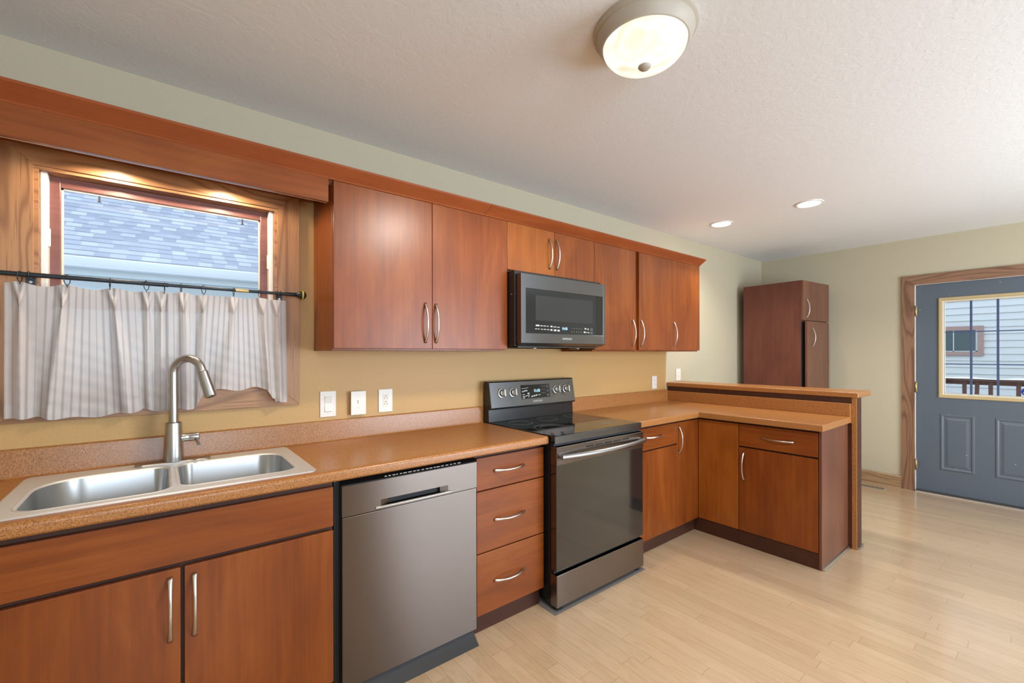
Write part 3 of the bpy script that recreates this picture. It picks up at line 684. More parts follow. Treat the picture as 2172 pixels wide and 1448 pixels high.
def bars(mb, lst, o=.0022, th=.0005):
    for x, t, w_, h_ in lst:
        a, b = o, o + th; t0, t1 = t - h_ / .159 / 2, t + h_ / .159 / 2
        mb.hexa([bgp(x, t0, b), bgp(x + w_, t0, b), bgp(x + w_, t0, a), bgp(x, t0, a), bgp(x, t1, b), bgp(x + w_, t1, b), bgp(x + w_, t1, a), bgp(x, t1, a)])
bars(mb, [(.240, .70, .013, .003), (.256, .70, .014, .003), (.272, .70, .009, .003), (.285, .72, .010, .003), (.241, .57, .012, .008), (.258, .59, .012, .008), (.274, .60, .012, .008), (.241, .44, .018, .004), (.285, .48, .018, .008), (.241, .36, .020, .004), (.265, .38, .018, .004), (.286, .40, .016, .005), (.241, .30, .018, .004), (.290, .33, .010, .004), (.318, .34, .014, .008), (.338, .36, .014, .008), (.358, .38, .012, .008), (.380, .385, .012, .004), (.396, .39, .005, .005)])
mb.build('button_legends', M['legend'], dp)
for i, ch in enumerate('123456789'):
    text_mesh(ch, .009, M['legend'], 'keypad_digit', dp, bgp(.416 + .014 * (i % 3), .74 - .14 * (i // 3), .0024), (1, 0, 0), U, .0002)
mb = MB()
for t_ in (.73, .55, .36):
    for a, b, c_, e in ((.462, .482, t_ + .045, .0012), (.462, .482, t_ - .045, .0012)): bars(mb, [(a, c_, b - a, e)])
    bars(mb, [(.462, t_, .0012, .015), (.481, t_, .0012, .015), (.468, t_, .008, .004)])
mb.build('key_outlines', M['legendD'], dp)
text_mesh('SAMSUNG', .019, M['legend'], 'brand_lettering', rg, bgp(.372, .13, .0015), (1, 0, 0), U, .0003, 1.0)
for x in (.070, .162, .556, .652):
    c_ = Vector(bgp(x, .56, .0013)); L = []
    for r, h in ((.0285, 0), (.0285, .003), (.0235, .004), (.0225, .020), (.020, .022)):
        L.append([c_ + Nn * h + Vector((1, 0, 0)) * (r * math.cos(2 * PI * i / 28)) + U * (r * math.sin(2 * PI * i / 28)) for i in range(28)])
    kb = MB().loft(L).build('knob', M['knob'], rg, 35)
    g0 = c_ + Nn * .021; X_ = Vector((1, 0, 0)); q = []
    for n_ in (0, .020):
        q += [g0 + Nn * n_ - X_ * .0065 - U * .024, g0 + Nn * n_ + X_ * .0065 - U * .024, g0 + Nn * n_ + X_ * .0065 + U * .024, g0 + Nn * n_ - X_ * .0065 + U * .024]
    MB().hexa([tuple(v) for v in q], .003).build('grip', M['knob'], kb)
    L = [[c_ + Nn * h + Vector((1, 0, 0)) * (r * math.cos(2 * PI * i / 28)) + U * (r * math.sin(2 * PI * i / 28)) for i in range(28)] for r, h in ((.031, -.0002), (.031, .0012))]
    MB().loft(L).build('bezel', M['blackm'], kb)
for q_ in [(.040, .72, .006, .005), (.066, .24, .008, .003), (.10, .14, .030, .002), (.60, .22, .024, .002), (.603, .74, .004, .005)]:
    bm_ = MB(); bars(bm_, [q_], .0014); bm_.build('dial_mark', M['legendD'], rg)

# oven door: steel head strip, dark glass, bowed bar handle
RY = -.690
od = MB().box(RX0 - .002, RX1 - .004, RY, -.642, .770, .866, bevel=.0025).build('oven_door', M['rg_steel'], rg)
MB().box(RX0 - .001, RX1 - .005, RY + .004, -.642, .213, .7695, bevel=.002).build('oven_glass', M['oven_glass'], od)
mb = MB()
for k in range(9): mb.prism([(-.684, .776 + .0095 * k), (-.650, .781 + .0095 * k), (-.650, .784 + .0095 * k), (-.684, .779 + .0095 * k)], RX0 - .0032, RX0 - .0018, 'X')
mb.build('side_vent', M['gap'], od)
mb = MB()
for a in (.20, .28, .36, .44, .52): mb.box(a, a + .064, RY - .0008, RY + .001, .838, .8455)
mb.build('vent_slots', M['gap'], od)
pts, rr_ = [], []
for i in range(31):
    t_ = -1 + 2 * i / 30; pts.append(((RX0 + RX1) / 2 + t_ * .362, RY - .016 - .042 * (1 - t_ * t_), .815)); rr_.append(.0145)
MB().tube(pts, rr_, 16).tube([(RX0 + .028, RY + .002, .815), (RX0 + .028, RY - .022, .815)], .011, 12).tube([(RX1 - .032, RY + .002, .815), (RX1 - .032, RY - .022, .815)], .011, 12).build('oven_handle', M['oven_handle'], od, 50)
MB().box(RX0 - .002, RX1 - .004, RY, -.640, .022, .192, bevel=.003).build('storage_drawer', M['rg_steel'], rg)
box('lower_frame_rail', M['blackm'], rg, RX0 + .004, RX1 - .008, -.662, -.636, .190, .216)
box('upper_frame_rail', M['blackm'], rg, RX0 + .004, RX1 - .008, -.662, -.636, .862, .884)
for x, y in ((.012, -.655), (.690, -.655), (.012, -.09), (.690, -.09)):
    f_ = MB().lathe([(.020, .002), (.022, .006), (.014, .012), (.010, .014), (.010, .034)], (x, y, 0), 'Z', 20).build('foot', M['zinc'], rg, 40)
    MB().lathe([(.026, 0.0005), (.026, .005), (.022, .008)], (x, y, 0), 'Z', 20).build('foot_pad', M['rubber'], f_, 40)
tag(MB().box(-.050, .738, -.702, -.05, .0002, .0012).build('grey_floor_sheet', plain('flat_grey_sheet', (0.18, 0.165, 0.155), .35)), 'thin grey sheet on the floor under the range', 'floor mat')  # flat grey sheet showing slightly past the range's edges

# ------------------------------------------------------------------ upper cabinets
ZU0, ZU1, YU = 1.383, 2.128, -.3264
def upper(name, label, x0, x1, z0, doors, handles, mats=None, side=None):
    t_ = thing(name, label, 'wall cabinet', ((x0 + x1) / 2, 0, z0))
    MB().box(x0 + .001, x1 - .001, YU + .023, -.002, z0 - .010, ZU1 + .002, bevel=.001).build('carcass', M['cherryZ'], t_)
    for i, (a, b) in enumerate(doors):
        d_ = box('door', (mats or {}).get(i, M['cherryZ']), t_, a, b, YU, YU + .021, z0, ZU1, bevel=.0018)
        if handles[i] is not None: pull(d_, (handles[i][0], YU, handles[i][1]), 'Z', '-Y', handles[i][2] if len(handles[i]) > 2 else .20)
    return t_
upper('wall_cabinet', 'tall two-door cherry wall cabinet between window and microwave', -1.0456, -.0690, ZU0, [(-1.0446, -.5569), (-.5544, -.0690)], [(-.596, 1.514), (-.536, 1.514)])
upper('wall_cabinet', 'short cherry wall cabinet above the microwave', -.0670, .6925, 1.849, [(-.0660, .3112), (.3140, .6930)], [(.266, 1.984, .19), (.330, 1.985, .19)], {0: M['cherryO']})
upper('wall_cabinet', 'single-door cherry wall cabinet right of the microwave', .6945, 1.168, ZU0, [(.6965, 1.158)], [(1.123, 1.510)])
upper('wall_cabinet', 'far two-door cherry wall cabinet at the end of the row', 1.172, 2.100, ZU0, [(1.205, 1.6565), (1.6595, 2.0965)], [(1.228, 1.511), (1.684, 1.514)])

# valance and crown
va = thing('valance', 'long cherry valance board above the sink window', 'valance', (-1.66, -.3, 2.028))
MB().box(-2.62, -1.066, YU, YU + .020, 2.028, 2.130, bevel=.0015).build('board', M['cherryX'], va)
MB().box(-2.62, -1.048, YU + .021, -.002, 2.112, 2.128).build('soffit_panel', M['cherryX'], va)
MB().box(-2.62, -1.066, YU + .0205, YU + .030, 2.030, 2.044).build('lit_edge_strip', M['vinyl'], va)['label'] = 'pale strip painted as lamp light on the inner bottom edge'  # pale strip added to paint the pucks' light along the valance edge
for x in (-1.78, -1.42):
    t_ = thing('puck_light', 'small round lamp under the valance soffit, ' + ('nearer the left end' if x < -1.6 else 'nearer the cabinet'), 'lamp', (x, -.13, 2.112), 'puck lights under the valance')
    MB().lathe([(.035, -.0005), (.035, -.012), (.028, -.014)], (x, -.13, 2.112), 'Z', 24).build('housing', M['white'], t_, 40)
    MB().lathe([(.026, -.0140), (.026, -.0150)], (x, -.13, 2.112), 'Z', 24).build('lens', M['puck'], t_)
cprof = [(YU + .021, 2.129), (YU - .001, 2.129), (YU - .006, 2.136), (YU - .050, 2.176), (YU - .054, 2.183), (YU - .048, 2.186), (YU + .021, 2.140)]
def crown(x0, x1, label, cut0=0, cut1=0):
    mb = MB(); L = []
    for x, k in ((x0, cut0), (x1, cut1)): L.append([(x + k * (p[1] - 2.129), p[0], p[1]) for p in cprof])
    mb.loft(L, True, True, True, False)
    return tag(mb.build('crown_molding', M['crown']), label, 'crown molding', 'crown moldings over the wall cabinets')
crown(-2.62, -.232, 'longer left crown molding over the valance and tall cabinet', 0, .35)
crown(-.230, 2.098, 'right crown molding over the microwave and far wall cabinets', .35, .35)

# unseen neighbours that carry the left ends of worktop and valance
lb = thing('base_cabinet', 'cherry base cabinet at the left end, beyond the sink cabinet', 'cabinet', (-2.33, -.3, 0))
carcass(-2.615, -2.056, parent=lb)
a = front('door', lb, -2.612, -2.058, ZD0, .850, M['cherryZ'])
lu = thing('wall_cabinet', 'cherry wall cabinet on the left side of the sink window', 'wall cabinet', (-2.8, 0, ZU0))
MB().box(-3.1, -2.625, YU + .023, -.002, ZU0 - .01, ZU1).build('carcass', M['cherryZ'], lu)
box('door', M['cherryZ'], lu, -3.1, -2.626, YU, YU + .021, ZU0, ZU1, bevel=.0018)

# ------------------------------------------------------------------ microwave
mw = thing('microwave', 'dark stainless over-the-range microwave under the short wall cabinet', 'microwave', (.315, -.2, 1.40))
mx0, mx1, my, mz0, mz1 = -.052, .683, -.432, 1.418, 1.816
MB().box(-.062, .688, -.385, -.002, 1.402, 1.836, bevel=.002).build('body', M['black'], mw)
gx0, gx1, gz0, gz1 = mx0 + .036, mx1 - .026, 1.476, 1.733
mb = MB().box(mx0, gx0, my, -.386, mz0, mz1, bevel=.002).box(gx1, mx1, my, -.386, mz0, mz1, bevel=.002).box(gx0 - .003, gx1 + .003, my, -.386, gz1, mz1, bevel=.002).box(gx0 - .003, gx1 + .003, my, -.386, mz0, gz0, bevel=.002)
mb.build('door_frame', M['bk_steel'], mw)
mb = MB().prism([(my, mz0 + .001), (-.395, mz0 - .014), (-.36, mz0 - .014), (-.386, mz0 + .001)], mx0 + .004, mx1 - .004, 'X'); mb.build('lower_lip', M['bk_steel'], mw)
gd = MB().box(gx0, gx1, my + .003, -.388, gz0, gz1).build('door_glass', M['mw_glass'], mw)
MB().box(gx0 + .075, gx1 - .10, my + .0022, my + .004, gz0 + .075, gz1 - .035).build('viewing_window', M['mw_window'], gd)
MB().box(gx1 - .065, gx1, my + .0020, my + .004, gz0, gz1).build('grip_strip', M['glass_black'], gd)
yl = my + .0020
text_mesh('11:15', .021, M['clock'], 'clock_digits', gd, (.298, yl, 1.510), (1, 0, 0), (0, 0, 1), .0004)
mb = MB()
for x, z, w_, h_ in ((.060, 1.522, .028, .008), (.096, 1.521, .020, .004), (.122, 1.521, .018, .004), (.148, 1.520, .014, .004), (.178, 1.520, .016, .008), (.202, 1.518, .026, .004), (.236, 1.517, .018, .004),
                     (.056, 1.502, .013, .004), (.076, 1.502, .013, .004), (.102, 1.501, .014, .004), (.124, 1.501, .018, .004), (.150, 1.500, .018, .004), (.178, 1.499, .016, .009), (.206, 1.498, .020, .010), (.236, 1.497, .018, .010)):
    mb.box(x, x + w_, yl - .0004, yl + .0008, z - h_ / 2, z + h_ / 2)
mb.build('cooking_mode_legends', M['legend'], gd); mb = MB()
for x, z, w_, h_ in ((.478, 1.516, .016, .008), (.506, 1.514, .010, .009), (.470, 1.494, .018, .009), (.494, 1.493, .014, .004), (.514, 1.492, .006, .009)):
    mb.box(x, x + w_, yl - .0004, yl + .0008, z - h_ / 2, z + h_ / 2)
mb.build('button_legends', M['legend'], gd)
for i, ch in enumerate('1234567890'):
    text_mesh(ch, .008, M['legend'], 'keypad_digit', gd, (.362 + .021 * (i % 5), yl, 1.514 - .021 * (i // 5)), (1, 0, 0), (0, 0, 1), .0003)
mb = MB()
for z in (1.513, 1.491): mb.box(.532, .556, yl, yl + .0008, z - .009, z + .009)
mb.build('start_stop_keys', plain('dim_key_grey', (.07, .07, .072), .3), gd)
text_mesh('SAMSUNG', .018, M['legend'], 'brand_lettering', mw, (.318, my - .0004, 1.447), (1, 0, 0), (0, 0, 1), .0004)
MB().box(-.03, .66, -.375, -.05, 1.392, 1.4025, bevel=.003).build('filter_panel', M['bk_steel'], mw)
for x in (.095, .47): MB().box(x, x + .024, -.372, -.30, 1.385, 1.3925, bevel=.003).build('filter_latch', M['nickel'], mw)
MB().lathe([(.003, 0), (.003, .003)], (-.0655, -.36, 1.70), 'X', 10).build('side_screw', M['nickel'], mw)

# ------------------------------------------------------------------ curtain rod, rings and curtains
RZ, RY_ = 1.641, -.055
rd = thing('curtain_rod', 'dark metal cafe curtain rod across the lower window', 'curtain rod', (-1.6, RY_, RZ))
MB().tube([(-2.30, RY_, RZ), (-1.62, RY_, RZ)], .0085, 14).build('rod_sleeve', M['rod'], rd, 50)
MB().tube([(-1.62, RY_, RZ), (-1.135, RY_, RZ)], .0068, 14).build('rod_tube', M['rod'], rd, 50)
MB().tube([(-1.385, RY_, RZ), (-1.335, RY_, RZ)], .0080, 14).build('rod_collar', M['brass'], rd, 50)
fn = MB().lathe([(.0085, -.055), (.0095, -.012), (.0085, -.008), (.012, -.004), (.0175, .006), (.0195, .014)], (-1.128, RY_, RZ), 'X', 20).lathe([(.0195, .021), (.0165, .029), (.009, .034), (.002, .035)], (-1.128, RY_, RZ), 'X', 20).build('finial', M['rod'], rd, 50)
MB().lathe([(.0198, .014), (.0202, .0175), (.0198, .021)], (-1.128, RY_, RZ), 'X', 20).build('finial_band', M['yellow'], fn, 50)
for x in (-2.010, -1.205):
    b_ = MB().box(x - .013, x + .013, -.024, -.0195, RZ - .034, RZ + .006, bevel=.001).box(x - .006, x + .006, -.051, -.022, RZ - .014, RZ - .009).torus((x, RY_, RZ), .0105, .0022, (0, 1, 0), (0, 0, 1), 16, 8).build('bracket', M['rod'], rd)
    MB().lathe([(.0045, -.0258), (.0045, -.0238)], (x, 0, RZ - .022), 'Y', 12).build('screw', M['screw'], b_)
rings = [-2.032, -1.914, -1.797, -1.689, -1.632, -1.578, -1.501, -1.392, -1.290, -1.217]
names = ['leftmost ring on the curtain rod', 'second ring from the left on the curtain rod', 'third ring from the left on the curtain rod', 'fourth ring from the left, left of the centre pair',
         'left ring of the pair where the two curtains meet', 'right ring of the pair where the two curtains meet', 'fifth ring from the finial end of the curtain rod', 'third-to-last ring, right of the rod collar', 'ring just left of the right bracket and its curtain edge', 'last ring beside the right bracket and finial']
names[6] = 'ring directly left of the brass rod collar'
names[7] = 'ring directly right of the brass rod collar'
ring0 = None
for x, nm in zip(rings, names):
    if ring0 is None:
        mb = MB(); mb.torus((0, 0, -.0085), .0185, .0014, (0, 1, 0), (0, 0, 1), 24, 8)
        mb.tube([(0, 0, -.027), (0, .001, -.031), (0, .003, -.036)], .0013, 6); ring0 = mb.build('curtain_ring', M['rod'], None, 60); o = ring0
    else: o = ring0.copy(); COL.objects.link(o)
    o.location = (x, RY_, RZ + .0005); o.rotation_euler.z = random.uniform(-.5, .5)
    tag(o, 'small dark ' + nm, 'curtain ring', 'curtain rings on the rod')

def curtain(name, label, xa, xb, pleats, zbot, yb, seed, lean=None, rise=1.0):
    rnd = random.Random(seed); NXc, NZc = 330, 60; zt = 1.612
    ph = [rnd.uniform(0, 6.28) for _ in range(12)]
    bm = bmesh.new(); uvl = bm.loops.layers.uv.new('UVMap'); G = []; us = []
    u = 0.0; px_ = None
    for i in range(NXc + 1):
        x = xa + (xb - xa) * i / NXc; colv = []
        zb = zbot(x); near = min((abs(x - p), p) for p in pleats)
        for k in range(NZc + 1):
            t_ = k / NZc; z = zt + (zb - zt) * t_; dz = zt - z
            y = yb
            for p, sgn in pleats_s:
                dd = x - p - (lean(x, t_) if lean else 0)
                if dz < .075: wd = .0035 + .017 * (1 - dz / .075); am = .028
                else:
                    q = min(1, (dz - .075) / .35); wd = .0045 + .019 * q ** .8; am = .020 + .006 * q
                y -= am * math.exp(-(dd / wd) ** 2)
                if dz < .075:      # the two tucks of the pinch show as a dip in the middle of the fan
                    y += .020 * (1 - dz / .075) * math.exp(-(dd / (wd * .50)) ** 2)
            q = max(0, dz - .07)
            y -= .0045 * math.sin(x * 38 + ph[0] + 2 * t_) * min(1, q * 5) + .0022 * math.sin(x * 97 + ph[1] - 2 * t_) * min(1, q * 4)
            y -= .0016 * math.sin(x * 40 + z * 75 + ph[2]) * math.sin(z * 47 + x * 23 + ph[3]) * min(1, q * 6)
            if dz < .003: y -= .001
            xx = x + (lean(x, t_) * 1.0 if lean else 0)
            zz = z - (.004 * math.sin(x * 70 + ph[4]) if t_ > .97 else 0) + .003 * math.sin(x * 45 + ph[5]) * (1 - t_) * (1 if dz < .02 else 0)
            if t_ < .02:
                zz -= .006 * (1 - math.exp(-(near[0] / .035) ** 2)) * 1.0
            colv.append(bm.verts.new((xx, y, zz)))
        G.append(colv)
        if i: u += math.hypot(G[i][NZc // 2].co.x - G[i - 1][NZc // 2].co.x, (G[i][NZc // 2].co.y - G[i - 1][NZc // 2].co.y) * .6)
        us.append(u)
    for i in range(NXc):
        for k in range(NZc):
            f = bm.faces.new((G[i][k], G[i][k + 1], G[i + 1][k + 1], G[i + 1][k])); f.smooth = True
            for lp, (ii, kk) in zip(f.loops, ((i, k), (i, k + 1), (i + 1, k + 1), (i + 1, k))): lp[uvl].uv = (us[ii], kk / NZc)
    # heading band and hem stitched as slightly prouder strips
    t_ = thing(name, label, 'curtain', ((xa + xb) / 2, yb, zt), 'cafe curtains in the sink window')
    loc = WORLD(t_)
    def part(nm, k0, k1, off):
        b2 = bmesh.new(); ul = b2.loops.layers.uv.new('UVMap'); H = [[b2.verts.new((G[i][k].co.x, G[i][k].co.y - off, G[i][k].co.z)) for k in range(k0, k1 + 1)] for i in range(NXc + 1)]
        for i in range(NXc):
            for k in range(k1 - k0):
                f = b2.faces.new((H[i][k], H[i][k + 1], H[i + 1][k + 1], H[i + 1][k])); f.smooth = True
                for lp, (ii, kk) in zip(f.loops, ((i, k), (i, k + 1), (i + 1, k + 1), (i + 1, k))): lp[ul].uv = (us[ii], (kk + k0) / NZc)
        bmesh.ops.translate(b2, verts=b2.verts, vec=-loc)
        me = bpy.data.meshes.new(nm); b2.to_mesh(me); b2.free(); me.materials.append(M['cloth'])
        o = bpy.data.objects.new(nm, me); COL.objects.link(o); o.parent = t_; return o
    bmesh.ops.translate(bm, verts=bm.verts, vec=-loc)
    me = bpy.data.meshes.new('panel'); 
    saved = [[v.co + loc for v in c_] for c_ in G]
    bm.to_mesh(me); bm.free(); me.materials.append(M['cloth'])
    o = bpy.data.objects.new('cloth', me); COL.objects.link(o); o.parent = t_
    class V_:
        def __init__(s, co): s.co = co
    G[:] = [[V_(c_) for c_ in q] for q in saved]
    part('heading_band', 0, 10, .0016); part('hem', 54, 60, .0016)
    return t_
pl1 = [-2.033, -1.919, -1.790, -1.687, -1.642]; pleats_s = [(p, 1) for p in pl1]
curtain('curtain', 'left striped cafe curtain hanging lowest over the sill, behind the faucet', -2.072, -1.6165, pl1, lambda x: 1.126 + .006 * math.sin(x * 21) + (.004 if x > -1.72 else 0), -.036, 5, lambda x, t_: .5 * t_ * (x + 2.072) * (-1.6165 - x) * math.sin(x * 17))
pl2 = [-1.572, -1.501, -1.391, -1.283, -1.225]; pleats_s = [(p, 1) for p in pl2]
def zb2(x):
    if x < -1.525: return 1.130
    if x < -1.47: return 1.130 + .072 * (x + 1.525) / .055
    if x < -1.285: return 1.202 + .003 * math.sin(x * 60)
    if x < -1.245: return 1.202 - .058 * (x + 1.285) / .04
    return 1.134
curtain('curtain', 'right striped cafe curtain hitched up in the middle above the sill', -1.622, -1.181, pl2, zb2, -.049, 11, lambda x, t_: .5 * t_ * (x + 1.622) * (-1.175 - x) * math.sin(x * 19 + 1) + (.006 * t_ if x > -1.25 else 0))

# ------------------------------------------------------------------ wall plates
def plate(name, label, cat, cx, cz, w_, h_, th=.0055, y=-.0004):
    t_ = thing(name, label, cat, (cx, 0, cz), 'wall plates above the countertops')
    MB().box(cx - w_ / 2, cx + w_ / 2, y - th, y, cz - h_ / 2, cz + h_ / 2, bevel=.002).build('cover_plate', M['white'], t_); return t_
t_ = plate('light_switch', 'white rocker switch plate beside the oak window casing', 'light switch', -.978, 1.1025, .078, .130)
MB().prism([(-.006, 1.1425), (-.0115, 1.139), (-.007, 1.106), (-.0115, 1.066), (-.006, 1.0625)], -.978 - .0165, -.978 + .0165, 'X').build('rocker', M['white'], t_)
for z in (1.152, 1.053): MB().lathe([(.0022, -.0066), (.0022, -.0055)], (-.978, 0, z), 'Y', 10).build('screw', M['screw'], t_)
t_ = plate('light_switch', 'white toggle switch plate standing off the wall on a box', 'light switch', -.830, 1.0995, .080, .124, .006, -.021)
MB().box(-.862, -.798, -.021, -.0005, 1.045, 1.150).build('box_extension', M['almond'], t_)
MB().box(-.8345, -.8255, -.033, -.027, 1.098, 1.116, bevel=.002).build('toggle', M['white'], t_)
for z in (1.128, 1.074): MB().lathe([(.0026, -.0284), (.0026, -.0268)], (-.830, 0, z), 'Y', 10).build('screw', M['screw'], t_)
def recept(t_, cx, cz, y, mat, led=False):
    b_ = MB().box(cx - .0165, cx + .0165, y - .0012, y, cz - .034, cz + .034, bevel=.0006).build('receptacle', mat, t_)
    mb = MB()
    for z in (cz + .015, cz - .018):
        mb.box(cx - .0075, cx - .0055, y - .0016, y - .001, z - .004, z + .004).box(cx + .0055, cx + .0075, y - .0016, y - .001, z - .004, z + .004)
        mb.lathe([(.0026, -.0016), (.0026, -.001)], (cx, y, z + .012), 'Y', 10)
    mb.build('slots', M['slot'], b_)
    if led: MB().lathe([(.0028, -.002), (.0028, -.001)], (cx - .0085, y, cz - .027), 'Y', 10).build('indicator_light', M['gled'], t_)
    mb = MB()
    for z in (cz + .052, cz - .052): mb.lathe([(.002, -.0010), (.002, 0)], (cx, y, z), 'Y', 8)
    mb.build('screw', M['screw'], t_)
t_ = plate('outlet', 'white outlet with a green light left of the range', 'outlet', -.673, 1.100, .080, .126); recept(t_, -.673, 1.100, -.0059, M['almond'], True)
t_ = plate('outlet', 'white outlet on the gold wall right of the range', 'outlet', 1.890, 1.092, .072, .118); recept(t_, 1.890, 1.092, -.0059, M['white'])
t_ = plate('outlet', 'white outlet above the raised bar ledge', 'outlet', 2.292, 1.150, .080, .114); recept(t_, 2.292, 1.150, -.0059, M['white'])

# ------------------------------------------------------------------ ceiling lamps
DXc, DYc = -.316, -1.428
cl = thing('ceiling_light', 'large frosted dome ceiling light with taupe metal ring, lit', 'ceiling light', (DXc, DYc, ZC))
MB().lathe([(.176, -.0004), (.176, -.010), (.170, -.014), (.166, -.016), (.166, -.020), (.160, -.036), (.152, -.046), (.150, -.050), (.148, -.054), (.143, -.055), (.143, -.045)], (DXc, DYc, ZC), 'Z', 64, True, False).build('ring', M['ringlamp'], cl, 30)
MB().lathe([(.1425 * math.cos(a_), -.052 - .075 * math.sin(a_)) for a_ in [PI / 2 * i / 16 * .985 for i in range(17)]], (DXc, DYc, ZC), 'Z', 64, False, True).build('glass_dome', M['dome'], cl, 60)
MB().lathe([(.022, -.1235), (.022, -.129), (.016, -.135), (.004, -.138)], (DXc, DYc, ZC), 'Z', 24).build('finial', M['ringlamp'], cl, 60)
for y, lb_ in ((-1.143, 'round recessed downlight nearer the viewer, lit'), (-.476, 'round recessed downlight nearer the cabinet wall, lit')):
    t_ = thing('recessed_light', lb_, 'recessed light', (2.19, y, ZC), 'recessed downlights')
    MB().lathe([(.092, -.0004), (.090, -.006), (.076, -.008), (.074, -.004)], (2.19, y, ZC), 'Z', 40, True, False).build('trim_ring', M['white'], t_, 40)
    MB().lathe([(.0735, -.0042), (.0735, -.0050)], (2.19, y, ZC), 'Z', 40).build('lens', M['led'], t_)

# ------------------------------------------------------------------ pantry, turned slightly off the wall
pt = thing('pantry_cabinet', 'tall narrow dark cherry pantry cabinet in the far corner', 'cabinet', (3.457, -.691, 0))
pt.rotation_euler.z = -.085
def lbox(name, mat, x0, x1, y0, y1, z0, z1, parent=pt, bevel=.0015):
    mb = MB().box(x0, x1, y0, y1, z0, z1, bevel=bevel); me = bpy.data.meshes.new(name); mb.bm.to_mesh(me); mb.bm.free(); me.materials.append(mat)
    o = bpy.data.objects.new(name, me); COL.objects.link(o); o.parent = parent; return o
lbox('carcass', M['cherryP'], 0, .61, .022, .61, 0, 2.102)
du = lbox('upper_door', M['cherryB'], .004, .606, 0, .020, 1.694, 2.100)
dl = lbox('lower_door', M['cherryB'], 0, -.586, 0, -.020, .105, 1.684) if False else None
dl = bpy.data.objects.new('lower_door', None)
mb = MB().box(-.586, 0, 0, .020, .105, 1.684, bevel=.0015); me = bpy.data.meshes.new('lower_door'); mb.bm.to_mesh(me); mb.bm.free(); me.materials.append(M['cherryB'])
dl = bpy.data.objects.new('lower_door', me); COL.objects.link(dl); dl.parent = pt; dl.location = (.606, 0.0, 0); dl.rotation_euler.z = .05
pull(du, (0, 0, 0), 'Z', '-Y').location = (.075, 0, 1.815)
pull(dl, (0, 0, 0), 'Z', '-Y').location = (-.46, 0, 1.52)
lbox('gap_shade', M['gap'], .003, .6, .0212, .0222, .11, 1.68, bevel=0)  # near-black sheet painting the shade inside, behind the ajar door

# floor register by the far wall
fv = thing('floor_vent', 'small brown slotted floor register by the far baseboard', 'floor vent', (3.98, -1.08, 0))
MB().box(3.925, 4.035, -1.235, -.93, .0002, .004, bevel=.001).build('frame', plain('tan_register_metal', (.42, .33, .24), .4), fv)
mb = MB()
for k in range(14): mb.box(3.945, 3.975, -1.222 + k * .0205, -1.210 + k * .0205, .0038, .0044).box(3.985, 4.015, -1.222 + k * .0205, -1.210 + k * .0205, .0038, .0044)
mb.build('slots', M['blackm'], fv)

# ------------------------------------------------------------------ outside the kitchen window: neighbour's roof
nh = thing('neighbor_house', 'neighbouring house with grey shingle roof seen through the sink window', 'house', (-1.5, 4.4, -.6))
nh.rotation_euler.z = math.radians(-1.6)
def nh_build(name, mat, mb): 
    o = mb.build(name, mat); o.parent = nh
    for v in o.data.vertices: v.co -= Vector((-1.5, 4.4, -.6))
    return o
nh_build('wall', M['stucco'], MB().box(-9, 7, 4.42, 4.6, -.6, 2.2))
nh_build('soffit', M['fascia'], MB().box(-9, 7, 4.08, 4.44, 2.19, 2.22))
nh_build('fascia', M['fascia'], MB().box(-9, 7, 4.06, 4.10, 2.19, 2.36))
nh_build('gutter', M['gutter'], MB().prism([(4.06, 2.36), (4.05, 2.375), (3.965, 2.375), (3.955, 2.36), (3.965, 2.33), (3.99, 2.27), (4.06, 2.26)], -9, 7, 'X'))
sl_ = math.atan(8 / 12); Lr = 5.0
t = bmesh.new(); ul = t.loops.layers.uv.new('UVMap')
P4 = [(-9, 4.0, 2.385, 0, 0), (7, 4.0, 2.385, 16, 0), (7, 4.0 + Lr * math.cos(sl_), 2.385 + Lr * math.sin(sl_), 16, Lr), (-9, 4.0 + Lr * math.cos(sl_), 2.385 + Lr * math.sin(sl_), 0, Lr)]
vs = [t.verts.new(p[:3]) for p in P4]; f = t.faces.new(vs)
for lp, p in zip(f.loops, P4): lp[ul].uv = (p[3], p[4])
bt = [t.verts.new((p[0], p[1] + .02, p[2] - .03)) for p in P4]; t.faces.new(bt[::-1])
for i in range(4): t.faces.new((vs[i], bt[i], bt[(i + 1) % 4], vs[(i + 1) % 4]))
me = bpy.data.meshes.new('roof'); t.to_mesh(me); t.free(); me.materials.append(M['shingle'])
for v in me.vertices: v.co -= Vector((-1.5, 4.4, -.6))
o = bpy.data.objects.new('roof', me); COL.objects.link(o); o.parent = nh

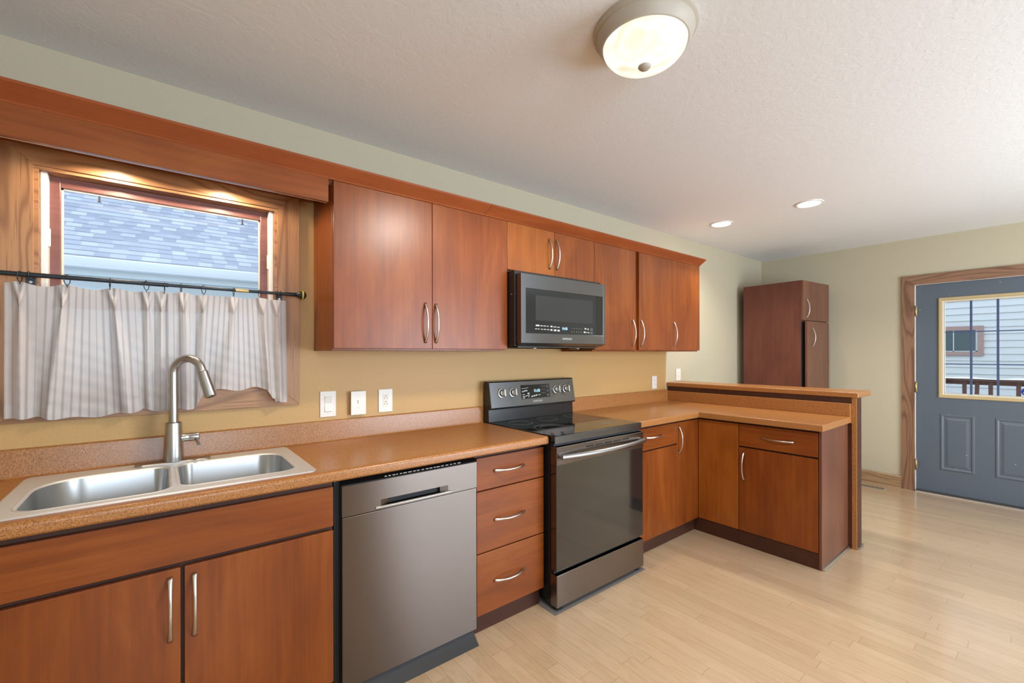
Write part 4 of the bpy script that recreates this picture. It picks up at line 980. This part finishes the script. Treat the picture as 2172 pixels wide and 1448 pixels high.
# outside the grey door: lap-sided house, deck rail with snow
sh_ = thing('neighbor_house', 'cream lap-sided house wall seen through the door window', 'house', (7.6, -1.6, -.6))
prof = []
z = -.6
while z < 4.4: prof += [(7.600, z), (7.585, z), (7.597, z + .097)]; z += .097
prof2 = prof + [(7.75, z), (7.75, -.6)]
MB().prism([(p[0], p[1]) for p in prof2], -7.5, 4.0, 'Y').build('siding', M['siding'], sh_)
wy0, wy1, wz0, wz1 = -1.624, -.55, 1.319, 1.747
wn_ = MB().box(7.565, 7.59, wy0, wy0 + .060, wz0, wz1).box(7.565, 7.59, wy1 - .06, wy1, wz0, wz1).box(7.565, 7.59, wy0 + .06, wy1 - .06, wz1 - .06, wz1).box(7.565, 7.59, wy0 + .06, wy1 - .06, wz0, wz0 + .055).build('window_trim', M['trimb'], sh_)
MB().box(7.572, 7.588, wy0 + .06, wy1 - .06, wz0 + .055, wz1 - .06).build('pane', M['pane2'], wn_)
MB().box(7.568, 7.580, wy0 + .30, wy0 + .312, wz0 + .055, wz1 - .06).box(7.568, 7.580, wy0 + .06, wy0 + .078, wz0 + .055, wz1 - .06).box(7.568, 7.580, wy0 + .06, wy1 - .06, wz0 + .055, wz0 + .068).build('sash', M['fascia'], wn_)

dr = thing('deck_railing', 'brown stained deck railing capped with snow outside the grey door', 'railing', (5.8, -1.6, -.1))
MB().box(5.74, 5.86, -5.0, 1.5, 1.030, 1.052).box(5.78, 5.82, -5.0, 1.5, .985, 1.031).build('top_rail', M['rail'], dr)
MB().box(5.78, 5.82, -5.0, 1.5, .05, .09).build('bottom_rail', M['rail'], dr)
for k in range(-4, 18):
    yy = -.35 - .105 * k
    if k % 4 == 3: continue
    MB().hexa([(5.762, yy - .018 + (.03 if k == 13 else 0), .02), (5.781, yy - .018 + (.03 if k == 13 else 0), .02), (5.781, yy + .018 + (.03 if k == 13 else 0), .02), (5.762, yy + .018 + (.03 if k == 13 else 0), .02), (5.762, yy - .018, 1.028), (5.781, yy - .018, 1.028), (5.781, yy + .018, 1.028), (5.762, yy + .018, 1.028)]).build('baluster', M['rail'], dr)
L = []
for i in range(60):
    y = -5.0 + 6.5 * i / 59; hgt = .016 + .008 * math.sin(i * 1.7) + .005 * math.sin(i * .6)
    L.append([(5.735, y, 1.0525), (5.745, y, 1.0525 + hgt * .8), (5.80, y, 1.0525 + hgt), (5.85, y, 1.0525 + hgt * .7), (5.862, y, 1.0525)])
MB().loft(L).build('snow_cap', M['snow'], dr)
tag(MB().box(XF + .13, 7.58, -7, 4, -.25, -.1).build('deck', M['snow']), 'snow-covered deck outside the grey door', 'deck', None, 'structure')
tag(MB().box(-14, 12, .13, 16, -.7, -.6).build('ground', M['snow']), 'snow-covered ground between the houses', 'ground', None, 'structure')
